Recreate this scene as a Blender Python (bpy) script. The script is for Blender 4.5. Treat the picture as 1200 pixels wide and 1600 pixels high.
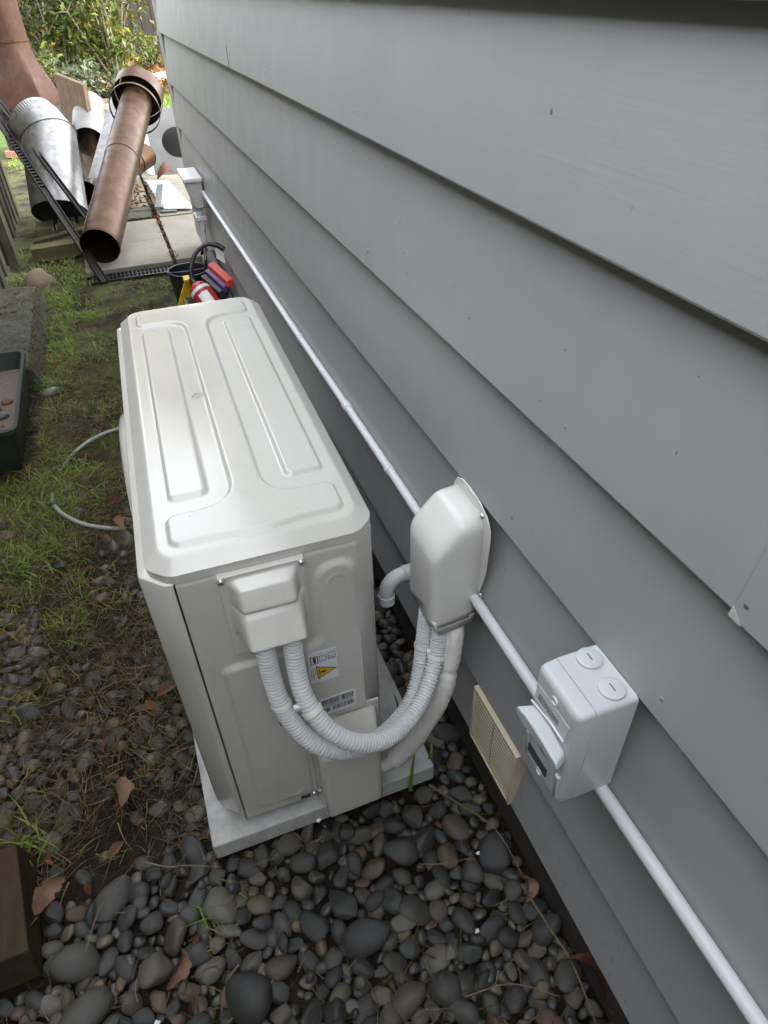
import bpy, bmesh, math, random
import numpy as np
from mathutils import Vector, Matrix, noise as mnoise

for _o in list(bpy.data.objects):
    bpy.data.objects.remove(_o, do_unlink=True)
scene = bpy.context.scene
COL = scene.collection
RAD = math.radians

# ------------------------------------------------------------------ camera
cam_d = bpy.data.cameras.new('camera')
cam = bpy.data.objects.new('camera', cam_d)
COL.objects.link(cam)
cam_d.sensor_fit = 'VERTICAL'
cam_d.sensor_height = 36.0
cam_d.lens = 23.505
cam_d.clip_start = 0.02
cam_d.clip_end = 400.0
_R = ((0.93541606, -0.3526345, -0.02541064),
      (-0.23989973, -0.58028798, -0.77827629),
      (0.25970158, 0.73410814, -0.62740762))
_m = Matrix.Identity(4)
for _i in range(3):
    _m[_i][0] = _R[0][_i]
    _m[_i][1] = -_R[1][_i]
    _m[_i][2] = -_R[2][_i]
_m[0][3], _m[1][3], _m[2][3] = -0.36673771, -0.6673448, 1.23918597
cam.matrix_world = _m
scene.camera = cam
CAM = Vector((-0.36673771, -0.6673448, 1.23918597))

# ------------------------------------------------------------------ sky and sun
SUN_EL, SUN_AZ = RAD(36.0), RAD(116.0)
world = bpy.data.worlds.new('World')
scene.world = world
world.use_nodes = True
wn = world.node_tree.nodes
wl = world.node_tree.links
bg = wn['Background']
sky = wn.new('ShaderNodeTexSky')
sky.sky_type = 'NISHITA'
sky.sun_disc = False
sky.sun_elevation = SUN_EL
sky.sun_rotation = SUN_AZ
sky.air_density = 1.0
sky.dust_density = 3.0
sky.ozone_density = 1.0
hs = wn.new('ShaderNodeHueSaturation')
hs.inputs['Saturation'].default_value = 0.16
wl.new(sky.outputs[0], hs.inputs['Color'])
wl.new(hs.outputs[0], bg.inputs[0])
bg.inputs[1].default_value = 0.15

sun_d = bpy.data.lights.new('sun', 'SUN')
sun_d.energy = 0.5
sun_d.angle = RAD(10.0)
sun_d.color = (1.0, 0.93, 0.82)
sun = bpy.data.objects.new('sun', sun_d)
COL.objects.link(sun)
_s = Vector((math.sin(SUN_AZ) * math.cos(SUN_EL), math.cos(SUN_AZ) * math.cos(SUN_EL), math.sin(SUN_EL)))
sun.rotation_euler = _s.to_track_quat('Z', 'Y').to_euler()
sun.location = (4, -3, 8)

vs = scene.view_settings
vs.view_transform = 'Standard'
vs.look = 'None'
vs.gamma = 1.0
vs.use_curve_mapping = False
vs.exposure = 3.5

rng = np.random.default_rng(7)
random.seed(7)

# ------------------------------------------------------------------ materials
class NT:
    def __init__(self, name):
        self.m = bpy.data.materials.new(name)
        self.m.use_nodes = True
        self.t = self.m.node_tree
        self.n = self.t.nodes
        self.b = self.n['Principled BSDF']
        self.tc = None
    def node(self, typ, **kw):
        nd = self.n.new(typ)
        for k, v in kw.items():
            setattr(nd, k, v)
        return nd
    def link(self, a, b):
        self.t.links.new(a, b)
    def coords(self, scale=(1, 1, 1), rot=(0, 0, 0), kind='Object'):
        if self.tc is None:
            self.tc = self.node('ShaderNodeTexCoord')
        mp = self.node('ShaderNodeMapping')
        mp.inputs['Scale'].default_value = scale
        mp.inputs['Rotation'].default_value = rot
        self.link(self.tc.outputs[kind], mp.inputs['Vector'])
        return mp.outputs[0]
    def noise(self, scale, detail=4.0, rough=0.55, co=None, dist=0.0):
        nd = self.node('ShaderNodeTexNoise')
        nd.inputs['Scale'].default_value = scale
        nd.inputs['Detail'].default_value = detail
        nd.inputs['Roughness'].default_value = rough
        nd.inputs['Distortion'].default_value = dist
        self.link(co if co is not None else self.coords(), nd.inputs['Vector'])
        return nd.outputs[0]
    def ramp(self, fac, stops, interp='LINEAR'):
        r = self.node('ShaderNodeValToRGB')
        r.color_ramp.interpolation = interp
        el = r.color_ramp.elements
        while len(el) < len(stops):
            el.new(0.5)
        for e, (p, c) in zip(el, stops):
            e.position = p
            e.color = (c, c, c, 1) if not hasattr(c, '__len__') else (*c, 1)
        self.link(fac, r.inputs[0])
        return r.outputs[0]
    def mix(self, fac, a, b, mode='MIX'):
        mx = self.node('ShaderNodeMix', data_type='RGBA', blend_type=mode)
        for sock, v in ((mx.inputs[0], fac), (mx.inputs[6], a), (mx.inputs[7], b)):
            if hasattr(v, 'is_linked') or hasattr(v, 'links'):
                self.link(v, sock)
            elif hasattr(v, '__len__'):
                sock.default_value = (*v, 1)
            elif sock == mx.inputs[0]:
                sock.default_value = v
            else:
                sock.default_value = (v, v, v, 1)
        return mx.outputs[2]
    def math(self, op, a, b=0.0):
        nd = self.node('ShaderNodeMath', operation=op)
        for s, v in ((nd.inputs[0], a), (nd.inputs[1], b)):
            if hasattr(v, 'links'):
                self.link(v, s)
            else:
                s.default_value = v
        return nd.outputs[0]
    def bump(self, h, strength=0.3, dist=0.002, prev=None):
        nd = self.node('ShaderNodeBump')
        nd.inputs['Strength'].default_value = strength
        nd.inputs['Distance'].default_value = dist
        self.link(h, nd.inputs['Height'])
        if prev is not None:
            self.link(prev, nd.inputs['Normal'])
        self.link(nd.outputs[0], self.b.inputs['Normal'])
        return nd.outputs[0]
    def set(self, color=None, rough=None, metal=None, spec=None):
        for key, v in (('Base Color', color), ('Roughness', rough), ('Metallic', metal), ('Specular IOR Level', spec)):
            if v is None:
                continue
            s = self.b.inputs[key]
            if hasattr(v, 'links'):
                self.link(v, s)
            elif hasattr(v, '__len__'):
                s.default_value = (*v, 1)
            else:
                s.default_value = v
        return self

M = {}

def plain(name, col, rough=0.5, var=0.12, scale=30, metal=0.0, bump=0.0, bscale=200, spec=0.5, dirt=0.0, dirtcol=(0.05, 0.045, 0.035), rvar=0.07):
    t = NT(name)
    n1 = t.noise(scale)
    lo = tuple(c * (1 - var) for c in col)
    hi = tuple(min(1, c * (1 + var)) for c in col)
    c = t.ramp(n1, [(0.3, lo), (0.7, hi)])
    if dirt > 0:
        d = t.ramp(t.noise(scale * 0.35, 8, 0.7), [(0.45, 0.0), (0.75, dirt)])
        c = t.mix(d, c, dirtcol)
    r = t.ramp(t.noise(scale * 2.1), [(0.3, max(0.03, rough - rvar)), (0.7, min(1, rough + rvar))])
    t.set(c, r, metal, spec)
    if bump > 0:
        t.bump(t.noise(bscale, 3), bump, 0.001)
    M[name] = t.m
    return t.m

# painted weatherboard
def m_board():
    t = NT('board_paint')
    co = t.coords((26, 5, 190))
    grain = t.noise(1.0, 6, 0.65, co)
    streak = t.noise(1.0, 4, 0.6, t.coords((8, 26, 1.3)))
    big = t.noise(2.2, 3)
    c = t.ramp(big, [(0.3, (0.335, 0.342, 0.344)), (0.7, (0.362, 0.369, 0.371))])
    c = t.mix(t.ramp(streak, [(0.45, 0.0), (0.8, 0.14)]), c, (0.43, 0.432, 0.43))
    c = t.mix(t.ramp(t.noise(1.0, 5, 0.6, t.coords((5, 9, 2.2))), [(0.52, 0.0), (0.85, 0.25)]), c, (0.295, 0.292, 0.282))
    speck = t.ramp(t.noise(70, 2, 0.5), [(0.765, 0.0), (0.785, 0.8)])
    c = t.mix(speck, c, (0.07, 0.07, 0.07))
    chip = t.ramp(t.noise(52, 3, 0.6, t.coords((1, 1, 1), (0.6, 0.3, 0.9))), [(0.80, 0.0), (0.81, 0.7)])
    c = t.mix(chip, c, (0.42, 0.42, 0.42))
    sp = t.node('ShaderNodeSeparateXYZ')
    t.link(t.coords(), sp.inputs[0])
    low = t.ramp(t.math('MULTIPLY', t.math('SUBTRACT', 0.42, sp.outputs[2]), 3.0), [(0.0, 0.0), (1.0, 1.0)])
    spl = t.ramp(t.noise(85, 5, 0.7), [(0.58, 0.0), (0.68, 0.55)])
    c = t.mix(t.math('MULTIPLY', low, spl), c, (0.10, 0.085, 0.065))
    web = t.ramp(t.noise(6, 7, 0.75), [(0.56, 0.0), (0.75, 0.22)])
    c = t.mix(web, c, (0.25, 0.245, 0.23))
    t.set(c, t.ramp(t.noise(14), [(0.3, 0.36), (0.7, 0.52)]), 0, 0.45)
    b = t.bump(grain, 0.22, 0.0012)
    t.bump(t.noise(9, 3), 0.12, 0.004, b)
    M['board'] = t.m
m_board()

def m_metalpaint():
    t = NT('unit_paint')
    n = t.noise(900, 2)
    c = t.ramp(t.noise(5, 4), [(0.3, (0.550, 0.543, 0.500)), (0.7, (0.585, 0.578, 0.538))])
    c = t.mix(t.ramp(t.noise(240, 2, 0.5), [(0.755, 0), (0.775, 0.6)]), c, (0.12, 0.11, 0.1))
    c = t.mix(t.ramp(t.noise(1.0, 6, 0.7, t.coords((14, 14, 5))), [(0.55, 0), (0.85, 0.22)]), c, (0.3, 0.28, 0.24))
    t.set(c, t.ramp(t.noise(12, 5), [(0.3, 0.12), (0.7, 0.22)]), 0, 0.5)
    t.b.inputs['Coat Weight'].default_value = 0.5
    t.b.inputs['Coat Roughness'].default_value = 0.12
    t.bump(n, 0.06, 0.0004)
    M['unit'] = t.m
m_metalpaint()

def m_stone(name, island):
    t = NT(name)
    if island:
        rnd = t.node('ShaderNodeNewGeometry').outputs['Random Per Island']
    else:
        rnd = t.node('ShaderNodeObjectInfo').outputs['Random']
    base = t.ramp(rnd, [(0.0, (0.022, 0.025, 0.029)), (0.16, (0.050, 0.054, 0.056)), (0.28, (0.078, 0.080, 0.072)),
                        (0.40, (0.030, 0.033, 0.038)), (0.52, (0.125, 0.112, 0.085)), (0.62, (0.062, 0.066, 0.063)),
                        (0.71, (0.165, 0.125, 0.078)), (0.79, (0.085, 0.066, 0.052)), (0.86, (0.175, 0.165, 0.14)),
                        (0.92, (0.14, 0.082, 0.055)), (0.96, (0.036, 0.040, 0.045))], 'CONSTANT')
    co = t.node('ShaderNodeVectorMath', operation='ADD')
    cmb = t.node('ShaderNodeCombineXYZ')
    r100 = t.math('MULTIPLY', rnd, 37.0)
    for i in range(3):
        t.link(r100, cmb.inputs[i])
    t.link(t.coords(), co.inputs[0])
    t.link(cmb.outputs[0], co.inputs[1])
    cv = co.outputs[0]
    c = t.mix(t.ramp(t.noise(48, 6, 0.65, cv), [(0.35, 0.0), (0.72, 0.6)]), base, t.mix(0.55, base, (0.17, 0.16, 0.14)))
    c = t.mix(t.ramp(t.noise(30, 4, 0.6, cv), [(0.30, 0.55), (0.5, 0.0)]), c, t.mix(0.6, base, (0.015, 0.014, 0.013)))
    c = t.mix(t.ramp(t.noise(520, 2, 0.5, cv), [(0.60, 0.0), (0.68, 0.5)]), c, (0.19, 0.18, 0.16))
    c = t.mix(t.ramp(t.noise(22, 8, 0.75, cv, 1.2), [(0.54, 0.0), (0.66, 0.75)]), c, (0.040, 0.031, 0.020))
    vein = t.ramp(t.noise(14, 2, 0.4, cv, 2.5), [(0.492, 0.0), (0.5, 0.5), (0.508, 0.0)])
    c = t.mix(vein, c, (0.22, 0.215, 0.2))
    c = t.mix(1.0, c, (0.76, 0.76, 0.75), 'MULTIPLY')
    t.set(c, t.ramp(t.noise(40, 4, 0.6, cv), [(0.3, 0.34), (0.7, 0.60)]), 0, 0.5)
    b = t.bump(t.noise(300, 4, 0.6, cv), 0.25, 0.0012)
    t.bump(t.noise(45, 4, 0.6, cv), 0.25, 0.004, b)
    return t.m
M['stone'] = m_stone('stone', False)
M['stone_mass'] = m_stone('stone_mass', True)

def m_ground():
    t = NT('soil')
    co = t.coords()
    sep = t.node('ShaderNodeSeparateXYZ')
    t.link(co, sep.inputs[0])
    y = sep.outputs[1]
    soil = t.ramp(t.noise(30, 8, 0.7), [(0.3, (0.009, 0.0065, 0.0045)), (0.5, (0.020, 0.0145, 0.0095)), (0.7, (0.040, 0.029, 0.019))])
    soil = t.mix(t.ramp(t.noise(160, 3, 0.6), [(0.62, 0), (0.72, 0.7)]), soil, (0.11, 0.085, 0.055))
    moss = t.ramp(t.noise(60, 6, 0.7), [(0.3, (0.045, 0.050, 0.016)), (0.7, (0.12, 0.13, 0.045))])
    mm = t.ramp(t.noise(5.5, 5, 0.65), [(0.40, 0.0), (0.58, 1.0)])
    rm = t.ramp(t.math('MULTIPLY', t.math('SUBTRACT', y, 0.55), 0.8), [(0.0, 0.0), (1.0, 0.85)])
    c = t.mix(t.math('MULTIPLY', mm, rm), soil, moss)
    lawn = t.ramp(t.noise(9, 6, 0.7), [(0.3, (0.035, 0.06, 0.012)), (0.7, (0.07, 0.10, 0.025))])
    c = t.mix(t.ramp(t.math('MULTIPLY', t.math('SUBTRACT', y, 6.5), 1.0), [(0.0, 0.0), (1.0, 1.0)]), c, lawn)
    t.set(c, 0.92, 0, 0.2)
    b = t.bump(t.noise(45, 8, 0.7), 0.8, 0.012)
    t.bump(t.noise(300, 4, 0.7), 0.6, 0.003, b)
    M['soil'] = t.m
m_ground()

def m_leafy(name, stops, rough=0.5, trans=0.35, spec=0.4):
    t = NT(name)
    rnd = t.node('ShaderNodeNewGeometry').outputs['Random Per Island']
    c = t.ramp(rnd, stops)
    c = t.mix(t.ramp(t.noise(40, 3), [(0.35, 0.0), (0.75, 0.4)]), c, t.mix(0.5, c, (0.02, 0.02, 0.008)))
    t.set(c, rough, 0, spec)
    tr = t.node('ShaderNodeBsdfTranslucent')
    t.link(c, tr.inputs[0])
    ms = t.node('ShaderNodeMixShader')
    ms.inputs[0].default_value = trans
    out = t.n['Material Output']
    t.link(t.b.outputs[0], ms.inputs[1])
    t.link(tr.outputs[0], ms.inputs[2])
    t.link(ms.outputs[0], out.inputs[0])
    M[name] = t.m
m_leafy('grass', [(0.0, (0.085, 0.14, 0.018)), (0.5, (0.19, 0.28, 0.035)), (0.85, (0.28, 0.35, 0.065)), (1.0, (0.34, 0.28, 0.12))])
m_leafy('thatch', [(0.0, (0.045, 0.029, 0.014)), (0.5, (0.10, 0.068, 0.034)), (0.85, (0.165, 0.12, 0.062)), (1.0, (0.30, 0.23, 0.13))], 0.8, 0.1, 0.2)
m_leafy('shrub', [(0.0, (0.022, 0.042, 0.007)), (0.45, (0.058, 0.085, 0.012)), (0.8, (0.115, 0.135, 0.018)), (0.94, (0.18, 0.155, 0.02)), (1.0, (0.24, 0.10, 0.02))], 0.42, 0.4)
m_leafy('shrub_dark', [(0.0, (0.014, 0.028, 0.009)), (0.6, (0.036, 0.055, 0.02)), (1.0, (0.075, 0.09, 0.036))], 0.45, 0.3)
m_leafy('litter', [(0.0, (0.10, 0.04, 0.014)), (0.4, (0.17, 0.078, 0.03)), (0.75, (0.22, 0.13, 0.06)), (1.0, (0.07, 0.036, 0.02))], 0.75, 0.2, 0.2)
m_leafy('tree_leaf', [(0.0, (0.05, 0.08, 0.02)), (0.4, (0.12, 0.13, 0.03)), (0.7, (0.35, 0.2, 0.06)), (1.0, (0.45, 0.2, 0.05))], 0.5, 0.35)

def m_rust(name, a, b_, c_, rough, metal):
    t = NT(name)
    n = t.noise(9, 8, 0.7, None, 0.4)
    c = t.ramp(n, [(0.28, a), (0.5, b_), (0.72, c_)])
    st = t.noise(1.0, 5, 0.6, t.coords((16, 16, 3)))
    c = t.mix(t.ramp(st, [(0.5, 0), (0.8, 0.5)]), c, tuple(x * 0.45 for x in a))
    c = t.mix(t.ramp(t.noise(22, 6, 0.75), [(0.66, 0), (0.74, 0.3)]), c, (0.16, 0.125, 0.095))
    t.set(c, t.ramp(t.noise(18, 5), [(0.3, rough - 0.1), (0.7, rough + 0.12)]), metal, 0.15)
    t.bump(t.noise(120, 5, 0.65), 0.2, 0.002)
    M[name] = t.m
m_rust('copper', (0.036, 0.016, 0.007), (0.064, 0.031, 0.014), (0.092, 0.051, 0.026), 0.38, 0.75)
m_rust('rust', (0.020, 0.0095, 0.006), (0.034, 0.0155, 0.0095), (0.052, 0.028, 0.018), 0.6, 0.1)

def m_galv(name, base, rough):
    t = NT(name)
    v = t.node('ShaderNodeTexVoronoi')
    v.inputs['Scale'].default_value = 34
    t.link(t.coords(), v.inputs['Vector'])
    c = t.mix(t.ramp(t.noise(6, 6, 0.65), [(0.35, 0), (0.75, 0.5)]), (base, base * 1.01, base * 1.03), (base * 0.6, base * 0.6, base * 0.6))
    bw = t.node('ShaderNodeRGBToBW')
    t.link(v.outputs['Color'], bw.inputs[0])
    c = t.mix(0.12, c, bw.outputs[0])
    t.set(c, t.ramp(t.noise(11, 6), [(0.3, rough - 0.08), (0.7, rough + 0.12)]), 0.85, 0.5)
    t.bump(t.noise(7, 4), 0.08, 0.004)
    M[name] = t.m
m_galv('galv', 0.22, 0.44)
plain('dullmetal', (0.12, 0.122, 0.12), 0.5, 0.15, 8, metal=0.4, dirt=0.3)
M['dull'] = M['dullmetal']
m_galv('screw', 0.6, 0.3)

def m_wood(name, a, b_, axis='z', moss=0.0):
    t = NT(name)
    sc = {'z': (40, 40, 3), 'y': (40, 3, 40), 'x': (3, 40, 40)}[axis]
    g = t.noise(1.0, 8, 0.7, t.coords(sc))
    c = t.ramp(g, [(0.3, a), (0.7, b_)])
    c = t.mix(t.ramp(t.noise(9, 5), [(0.4, 0), (0.8, 0.5)]), c, tuple(x * 0.5 for x in a))
    if moss > 0:
        c = t.mix(t.ramp(t.noise(11, 7, 0.7), [(0.42, 0), (0.62, moss)]), c, (0.075, 0.085, 0.035))
    t.set(c, 0.85, 0, 0.2)
    t.bump(g, 0.55, 0.004)
    M[name] = t.m
m_wood('paling', (0.075, 0.066, 0.045), (0.15, 0.135, 0.098), 'z', 0.55)
m_wood('oldwood', (0.026, 0.016, 0.010), (0.075, 0.050, 0.028), 'y', 0.25)
m_wood('mosswood', (0.085, 0.068, 0.04), (0.17, 0.14, 0.085), 'x', 0.6)
m_wood('boardwood', (0.06, 0.037, 0.022), (0.11, 0.072, 0.045), 'z')
m_wood('darkfence', (0.022, 0.018, 0.016), (0.034, 0.028, 0.025), 'z')

def m_paver():
    t = NT('paver')
    c = t.ramp(t.noise(260, 3, 0.6), [(0.3, (0.20, 0.182, 0.145)), (0.7, (0.27, 0.25, 0.205))])
    c = t.mix(t.ramp(t.noise(7, 6, 0.7), [(0.42, 0), (0.75, 0.55)]), c, (0.13, 0.118, 0.085))
    t.set(c, 0.88, 0, 0.25)
    t.bump(t.noise(240, 4, 0.6), 0.35, 0.002)
    M['paver'] = t.m
m_paver()

def m_moss():
    t = NT('mossy_concrete')
    c = t.ramp(t.noise(60, 6, 0.7), [(0.3, (0.055, 0.055, 0.042)), (0.7, (0.16, 0.155, 0.125))])
    c = t.mix(t.ramp(t.noise(14, 7, 0.7), [(0.45, 0), (0.62, 0.75)]), c, (0.07, 0.075, 0.035))
    t.set(c, 0.95, 0, 0.15)
    t.bump(t.noise(80, 6, 0.7), 0.9, 0.01)
    M['mossy'] = t.m
m_moss()

plain('pvc', (0.66, 0.67, 0.70), 0.35, 0.03, 12, bump=0.02)
plain('flex', (0.66, 0.67, 0.69), 0.40, 0.04, 14)
plain('tape', (0.76, 0.75, 0.71), 0.55, 0.06, 40, bump=0.9, bscale=380, dirt=0.15)
plain('coverplastic', (0.74, 0.735, 0.70), 0.33, 0.03, 10, bump=0.03)
plain('switchgrey', (0.56, 0.59, 0.605), 0.32, 0.008, 12, rvar=0.01)
plain('switchdark', (0.045, 0.05, 0.055), 0.4, 0.1)
plain('printgrey', (0.13, 0.125, 0.14), 0.5, 0.1)
plain('printblack', (0.015, 0.015, 0.02), 0.5, 0.05)
plain('sticker', (0.70, 0.71, 0.76), 0.35, 0.02)
plain('stickeryellow', (0.72, 0.43, 0.02), 0.35, 0.03)
plain('cream', (0.70, 0.61, 0.45), 0.5, 0.05, 25, dirt=0.15)
plain('slab', (0.50, 0.50, 0.49), 0.8, 0.08, 60, bump=0.5, bscale=160, dirt=0.4)
plain('foundation', (0.075, 0.068, 0.062), 0.85, 0.2, 25, bump=0.5, bscale=120, dirt=0.4)
plain('blackplastic', (0.018, 0.018, 0.02), 0.42, 0.2, 20)
plain('blacksteel', (0.013, 0.0115, 0.011), 0.55, 0.3, 18, dirt=0.35, dirtcol=(0.04, 0.025, 0.016), spec=0.25)
plain('void_black', (0.008, 0.008, 0.008), 0.9, 0.2)  # black for openings and gaps; their shade is put into the colour
plain('greenplastic', (0.022, 0.036, 0.030), 0.45, 0.15, 14, dirt=0.35)
plain('red', (0.42, 0.028, 0.032), 0.32, 0.06, 14)
plain('redbox', (0.55, 0.05, 0.025), 0.4, 0.06)
plain('purple', (0.07, 0.025, 0.13), 0.4, 0.06)
plain('yellow', (0.75, 0.50, 0.015), 0.42, 0.05)
plain('greybox', (0.085, 0.10, 0.10), 0.4, 0.12)
plain('white', (0.80, 0.80, 0.80), 0.45, 0.02)
plain('hosegrey', (0.30, 0.325, 0.29), 0.5, 0.1, 30, dirt=0.3)
plain('potstone', (0.17, 0.125, 0.085), 0.85, 0.15, 20, bump=0.5, bscale=100)
plain('twig', (0.16, 0.115, 0.065), 0.8, 0.35, 60)
plain('bark', (0.22, 0.185, 0.15), 0.85, 0.25, 40)
plain('deadleaf', (0.17, 0.095, 0.058), 0.7, 0.3, 45, bump=0.5, bscale=120)
plain('deadleaf_red', (0.10, 0.038, 0.02), 0.7, 0.35, 45, bump=0.5, bscale=120)
plain('roofing', (0.05, 0.05, 0.055), 0.6, 0.1, 8)
plain('brickwall', (0.28, 0.13, 0.085), 0.85, 0.2, 6)
plain('gravel', (0.13, 0.105, 0.09), 0.85, 0.5, 160, bump=0.9, bscale=220)
plain('fins', (0.10, 0.10, 0.10), 0.5, 0.1)
plain('ironoxide', (0.17, 0.075, 0.03), 0.9, 0.3, 40)

# ------------------------------------------------------------------ mesh helpers
OFF = {}

def tag(o, label=None, cat=None, group=None, kind=None):
    if label: o['label'] = label
    if cat: o['category'] = cat
    if group: o['group'] = group
    if kind: o['kind'] = kind
    return o

def thing(name, loc, label, cat, group=None, rz=0.0, local=False):
    o = bpy.data.objects.new(name, None)
    COL.objects.link(o)
    o.location = loc
    o.rotation_euler = (0, 0, rz)
    o.empty_display_size = 0.05
    OFF[o.name] = Vector((0, 0, 0)) if local else Vector(loc)
    return tag(o, label, cat, group)

class MB:
    def __init__(self):
        self.v = []
        self.f = []
    def add(self, vs, fs):
        n = len(self.v)
        self.v += [tuple(p) for p in vs]
        self.f += [tuple(i + n for i in f) for f in fs]
        return self
    def box(self, a, b, mat=None):
        (x0, y0, z0), (x1, y1, z1) = a, b
        vs = [(x0, y0, z0), (x1, y0, z0), (x1, y1, z0), (x0, y1, z0), (x0, y0, z1), (x1, y0, z1), (x1, y1, z1), (x0, y1, z1)]
        if mat is not None:
            vs = [mat @ Vector(p) for p in vs]
        return self.add(vs, [(0, 3, 2, 1), (4, 5, 6, 7), (0, 1, 5, 4), (1, 2, 6, 5), (2, 3, 7, 6), (3, 0, 4, 7)])
    def hexa(self, bottom, top):
        return self.add(list(bottom) + list(top), [(0, 3, 2, 1), (4, 5, 6, 7), (0, 1, 5, 4), (1, 2, 6, 5), (2, 3, 7, 6), (3, 0, 4, 7)])
    def prism(self, poly, d):
        n = len(poly)
        d = Vector(d)
        vs = [Vector(p) for p in poly] + [Vector(p) + d for p in poly]
        fs = [tuple(range(n))[::-1], tuple(range(n, 2 * n))] + [(i, (i + 1) % n, n + (i + 1) % n, n + i) for i in range(n)]
        return self.add(vs, fs)
    def tube(self, pts, rad, seg=12, cap=True, ring=None):
        pts = [Vector(p) for p in pts]
        n = len(pts)
        rads = rad if hasattr(rad, '__len__') else [rad] * n
        T = []
        for i in range(n):
            d = pts[min(i + 1, n - 1)] - pts[max(i - 1, 0)]
            T.append(d.normalized() if d.length > 1e-9 else Vector((0, 0, 1)))
        up = Vector((0, 0, 1)) if abs(T[0].z) < 0.9 else Vector((1, 0, 0))
        u = T[0].cross(up).normalized()
        vs = []
        for i in range(n):
            u = (u - T[i] * u.dot(T[i])).normalized()
            w = T[i].cross(u)
            for k in range(seg):
                a = 2 * math.pi * k / seg
                vs.append(pts[i] + (u * math.cos(a) + w * math.sin(a)) * rads[i])
        fs = []
        for i in range(n - 1):
            for k in range(seg):
                k2 = (k + 1) % seg
                fs.append((i * seg + k, i * seg + k2, (i + 1) * seg + k2, (i + 1) * seg + k))
        if cap:
            fs.append(tuple(range(seg))[::-1])
            fs.append(tuple((n - 1) * seg + k for k in range(seg)))
        return self.add(vs, fs)
    def lathe(self, prof, org, axis, seg=32, closed=False):
        """prof: list of (r, t) along axis"""
        ax = Vector(axis).normalized()
        up = Vector((0, 0, 1)) if abs(ax.z) < 0.9 else Vector((1, 0, 0))
        u = ax.cross(up).normalized()
        w = ax.cross(u)
        org = Vector(org)
        vs = []
        for r, t in prof:
            for k in range(seg):
                a = 2 * math.pi * k / seg
                vs.append(org + ax * t + (u * math.cos(a) + w * math.sin(a)) * r)
        n = len(prof)
        fs = []
        rngn = n if closed else n - 1
        for i in range(rngn):
            j = (i + 1) % n
            for k in range(seg):
                k2 = (k + 1) % seg
                fs.append((i * seg + k, i * seg + k2, j * seg + k2, j * seg + k))
        return self.add(vs, fs)
    def shell(self, r, t0, t1, th, org, axis, seg=40, bead=0.0):
        """open pipe with wall thickness"""
        p = [(r, t0), (r, t1), (r - th, t1), (r - th, t0)]
        return self.lathe(p, org, axis, seg, closed=True)
    def build(self, name, mat, parent=None, origin=None, smooth=True, angle=38, bevel=0.0, bseg=2, recalc=True, label=None, cat=None, group=None, kind=None):
        if parent is not None:
            off = OFF[parent.name]
        else:
            off = Vector(origin) if origin is not None else Vector((0, 0, 0))
        me = bpy.data.meshes.new(name)
        me.from_pydata([(p[0] - off.x, p[1] - off.y, p[2] - off.z) for p in self.v], [], self.f)
        if recalc:
            bm = bmesh.new()
            bm.from_mesh(me)
            bmesh.ops.recalc_face_normals(bm, faces=bm.faces)
            bm.to_mesh(me)
            bm.free()
        me.materials.append(M[mat] if isinstance(mat, str) else mat)
        if smooth:
            me.polygons.foreach_set('use_smooth', [True] * len(me.polygons))
            me.set_sharp_from_angle(angle=RAD(angle))
        o = bpy.data.objects.new(name, me)
        COL.objects.link(o)
        if parent is not None:
            o.parent = parent
            OFF[o.name] = off
        else:
            o.location = off
            OFF[o.name] = off
        if bevel > 0:
            md = o.modifiers.new('bevel', 'BEVEL')
            md.width = bevel
            md.segments = bseg
            md.limit_method = 'ANGLE'
            md.angle_limit = RAD(35)
            md.harden_normals = False
        return tag(o, label, cat, group, kind)

def spline(pts, n):
    """Catmull-Rom through pts, n samples evenly spaced by arc length"""
    P = np.array(pts, float)
    P = np.vstack([2 * P[0] - P[1], P, 2 * P[-1] - P[-2]])
    out = []
    for i in range(1, len(P) - 2):
        p0, p1, p2, p3 = P[i - 1], P[i], P[i + 1], P[i + 2]
        for t in np.linspace(0, 1, 40, endpoint=False):
            out.append(0.5 * ((2 * p1) + (-p0 + p2) * t + (2 * p0 - 5 * p1 + 4 * p2 - p3) * t * t + (-p0 + 3 * p1 - 3 * p2 + p3) * t ** 3))
    out.append(P[-2])
    out = np.array(out)
    d = np.r_[0, np.cumsum(np.linalg.norm(np.diff(out, axis=0), axis=1))]
    s = np.linspace(0, d[-1], n)
    return np.stack([np.interp(s, d, out[:, k]) for k in range(3)], 1), d[-1]

def sstep(x):
    x = np.clip(x, 0, 1)
    return x * x * (3 - 2 * x)

def sd_rr(x, y, x0, x1, y0, y1, r):
    cx, cy, hx, hy = (x0 + x1) / 2, (y0 + y1) / 2, (x1 - x0) / 2 - r, (y1 - y0) / 2 - r
    qx, qy = np.abs(x - cx) - hx, np.abs(y - cy) - hy
    return np.hypot(np.maximum(qx, 0), np.maximum(qy, 0)) + np.minimum(np.maximum(qx, qy), 0) - r

def smin(a, b, k):
    h = np.clip(0.5 + 0.5 * (b - a) / k, 0, 1)
    return b * (1 - h) + a * h - k * h * (1 - h)

def gridfaces(nx, ny):
    return [(i * ny + j, (i + 1) * ny + j, (i + 1) * ny + j + 1, i * ny + j + 1) for i in range(nx - 1) for j in range(ny - 1)]

def fastmesh(name, verts, faces, mat, parent=None, label=None, cat=None, kind=None, group=None, smooth=False):
    me = bpy.data.meshes.new(name)
    me.from_pydata(verts.tolist() if hasattr(verts, 'tolist') else verts, [], faces)
    me.materials.append(M[mat] if isinstance(mat, str) else mat)
    if smooth:
        me.polygons.foreach_set('use_smooth', [True] * len(me.polygons))
    o = bpy.data.objects.new(name, me)
    COL.objects.link(o)
    if parent is not None:
        o.parent = parent
    OFF[o.name] = Vector((0, 0, 0))
    return tag(o, label, cat, group, kind)

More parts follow.
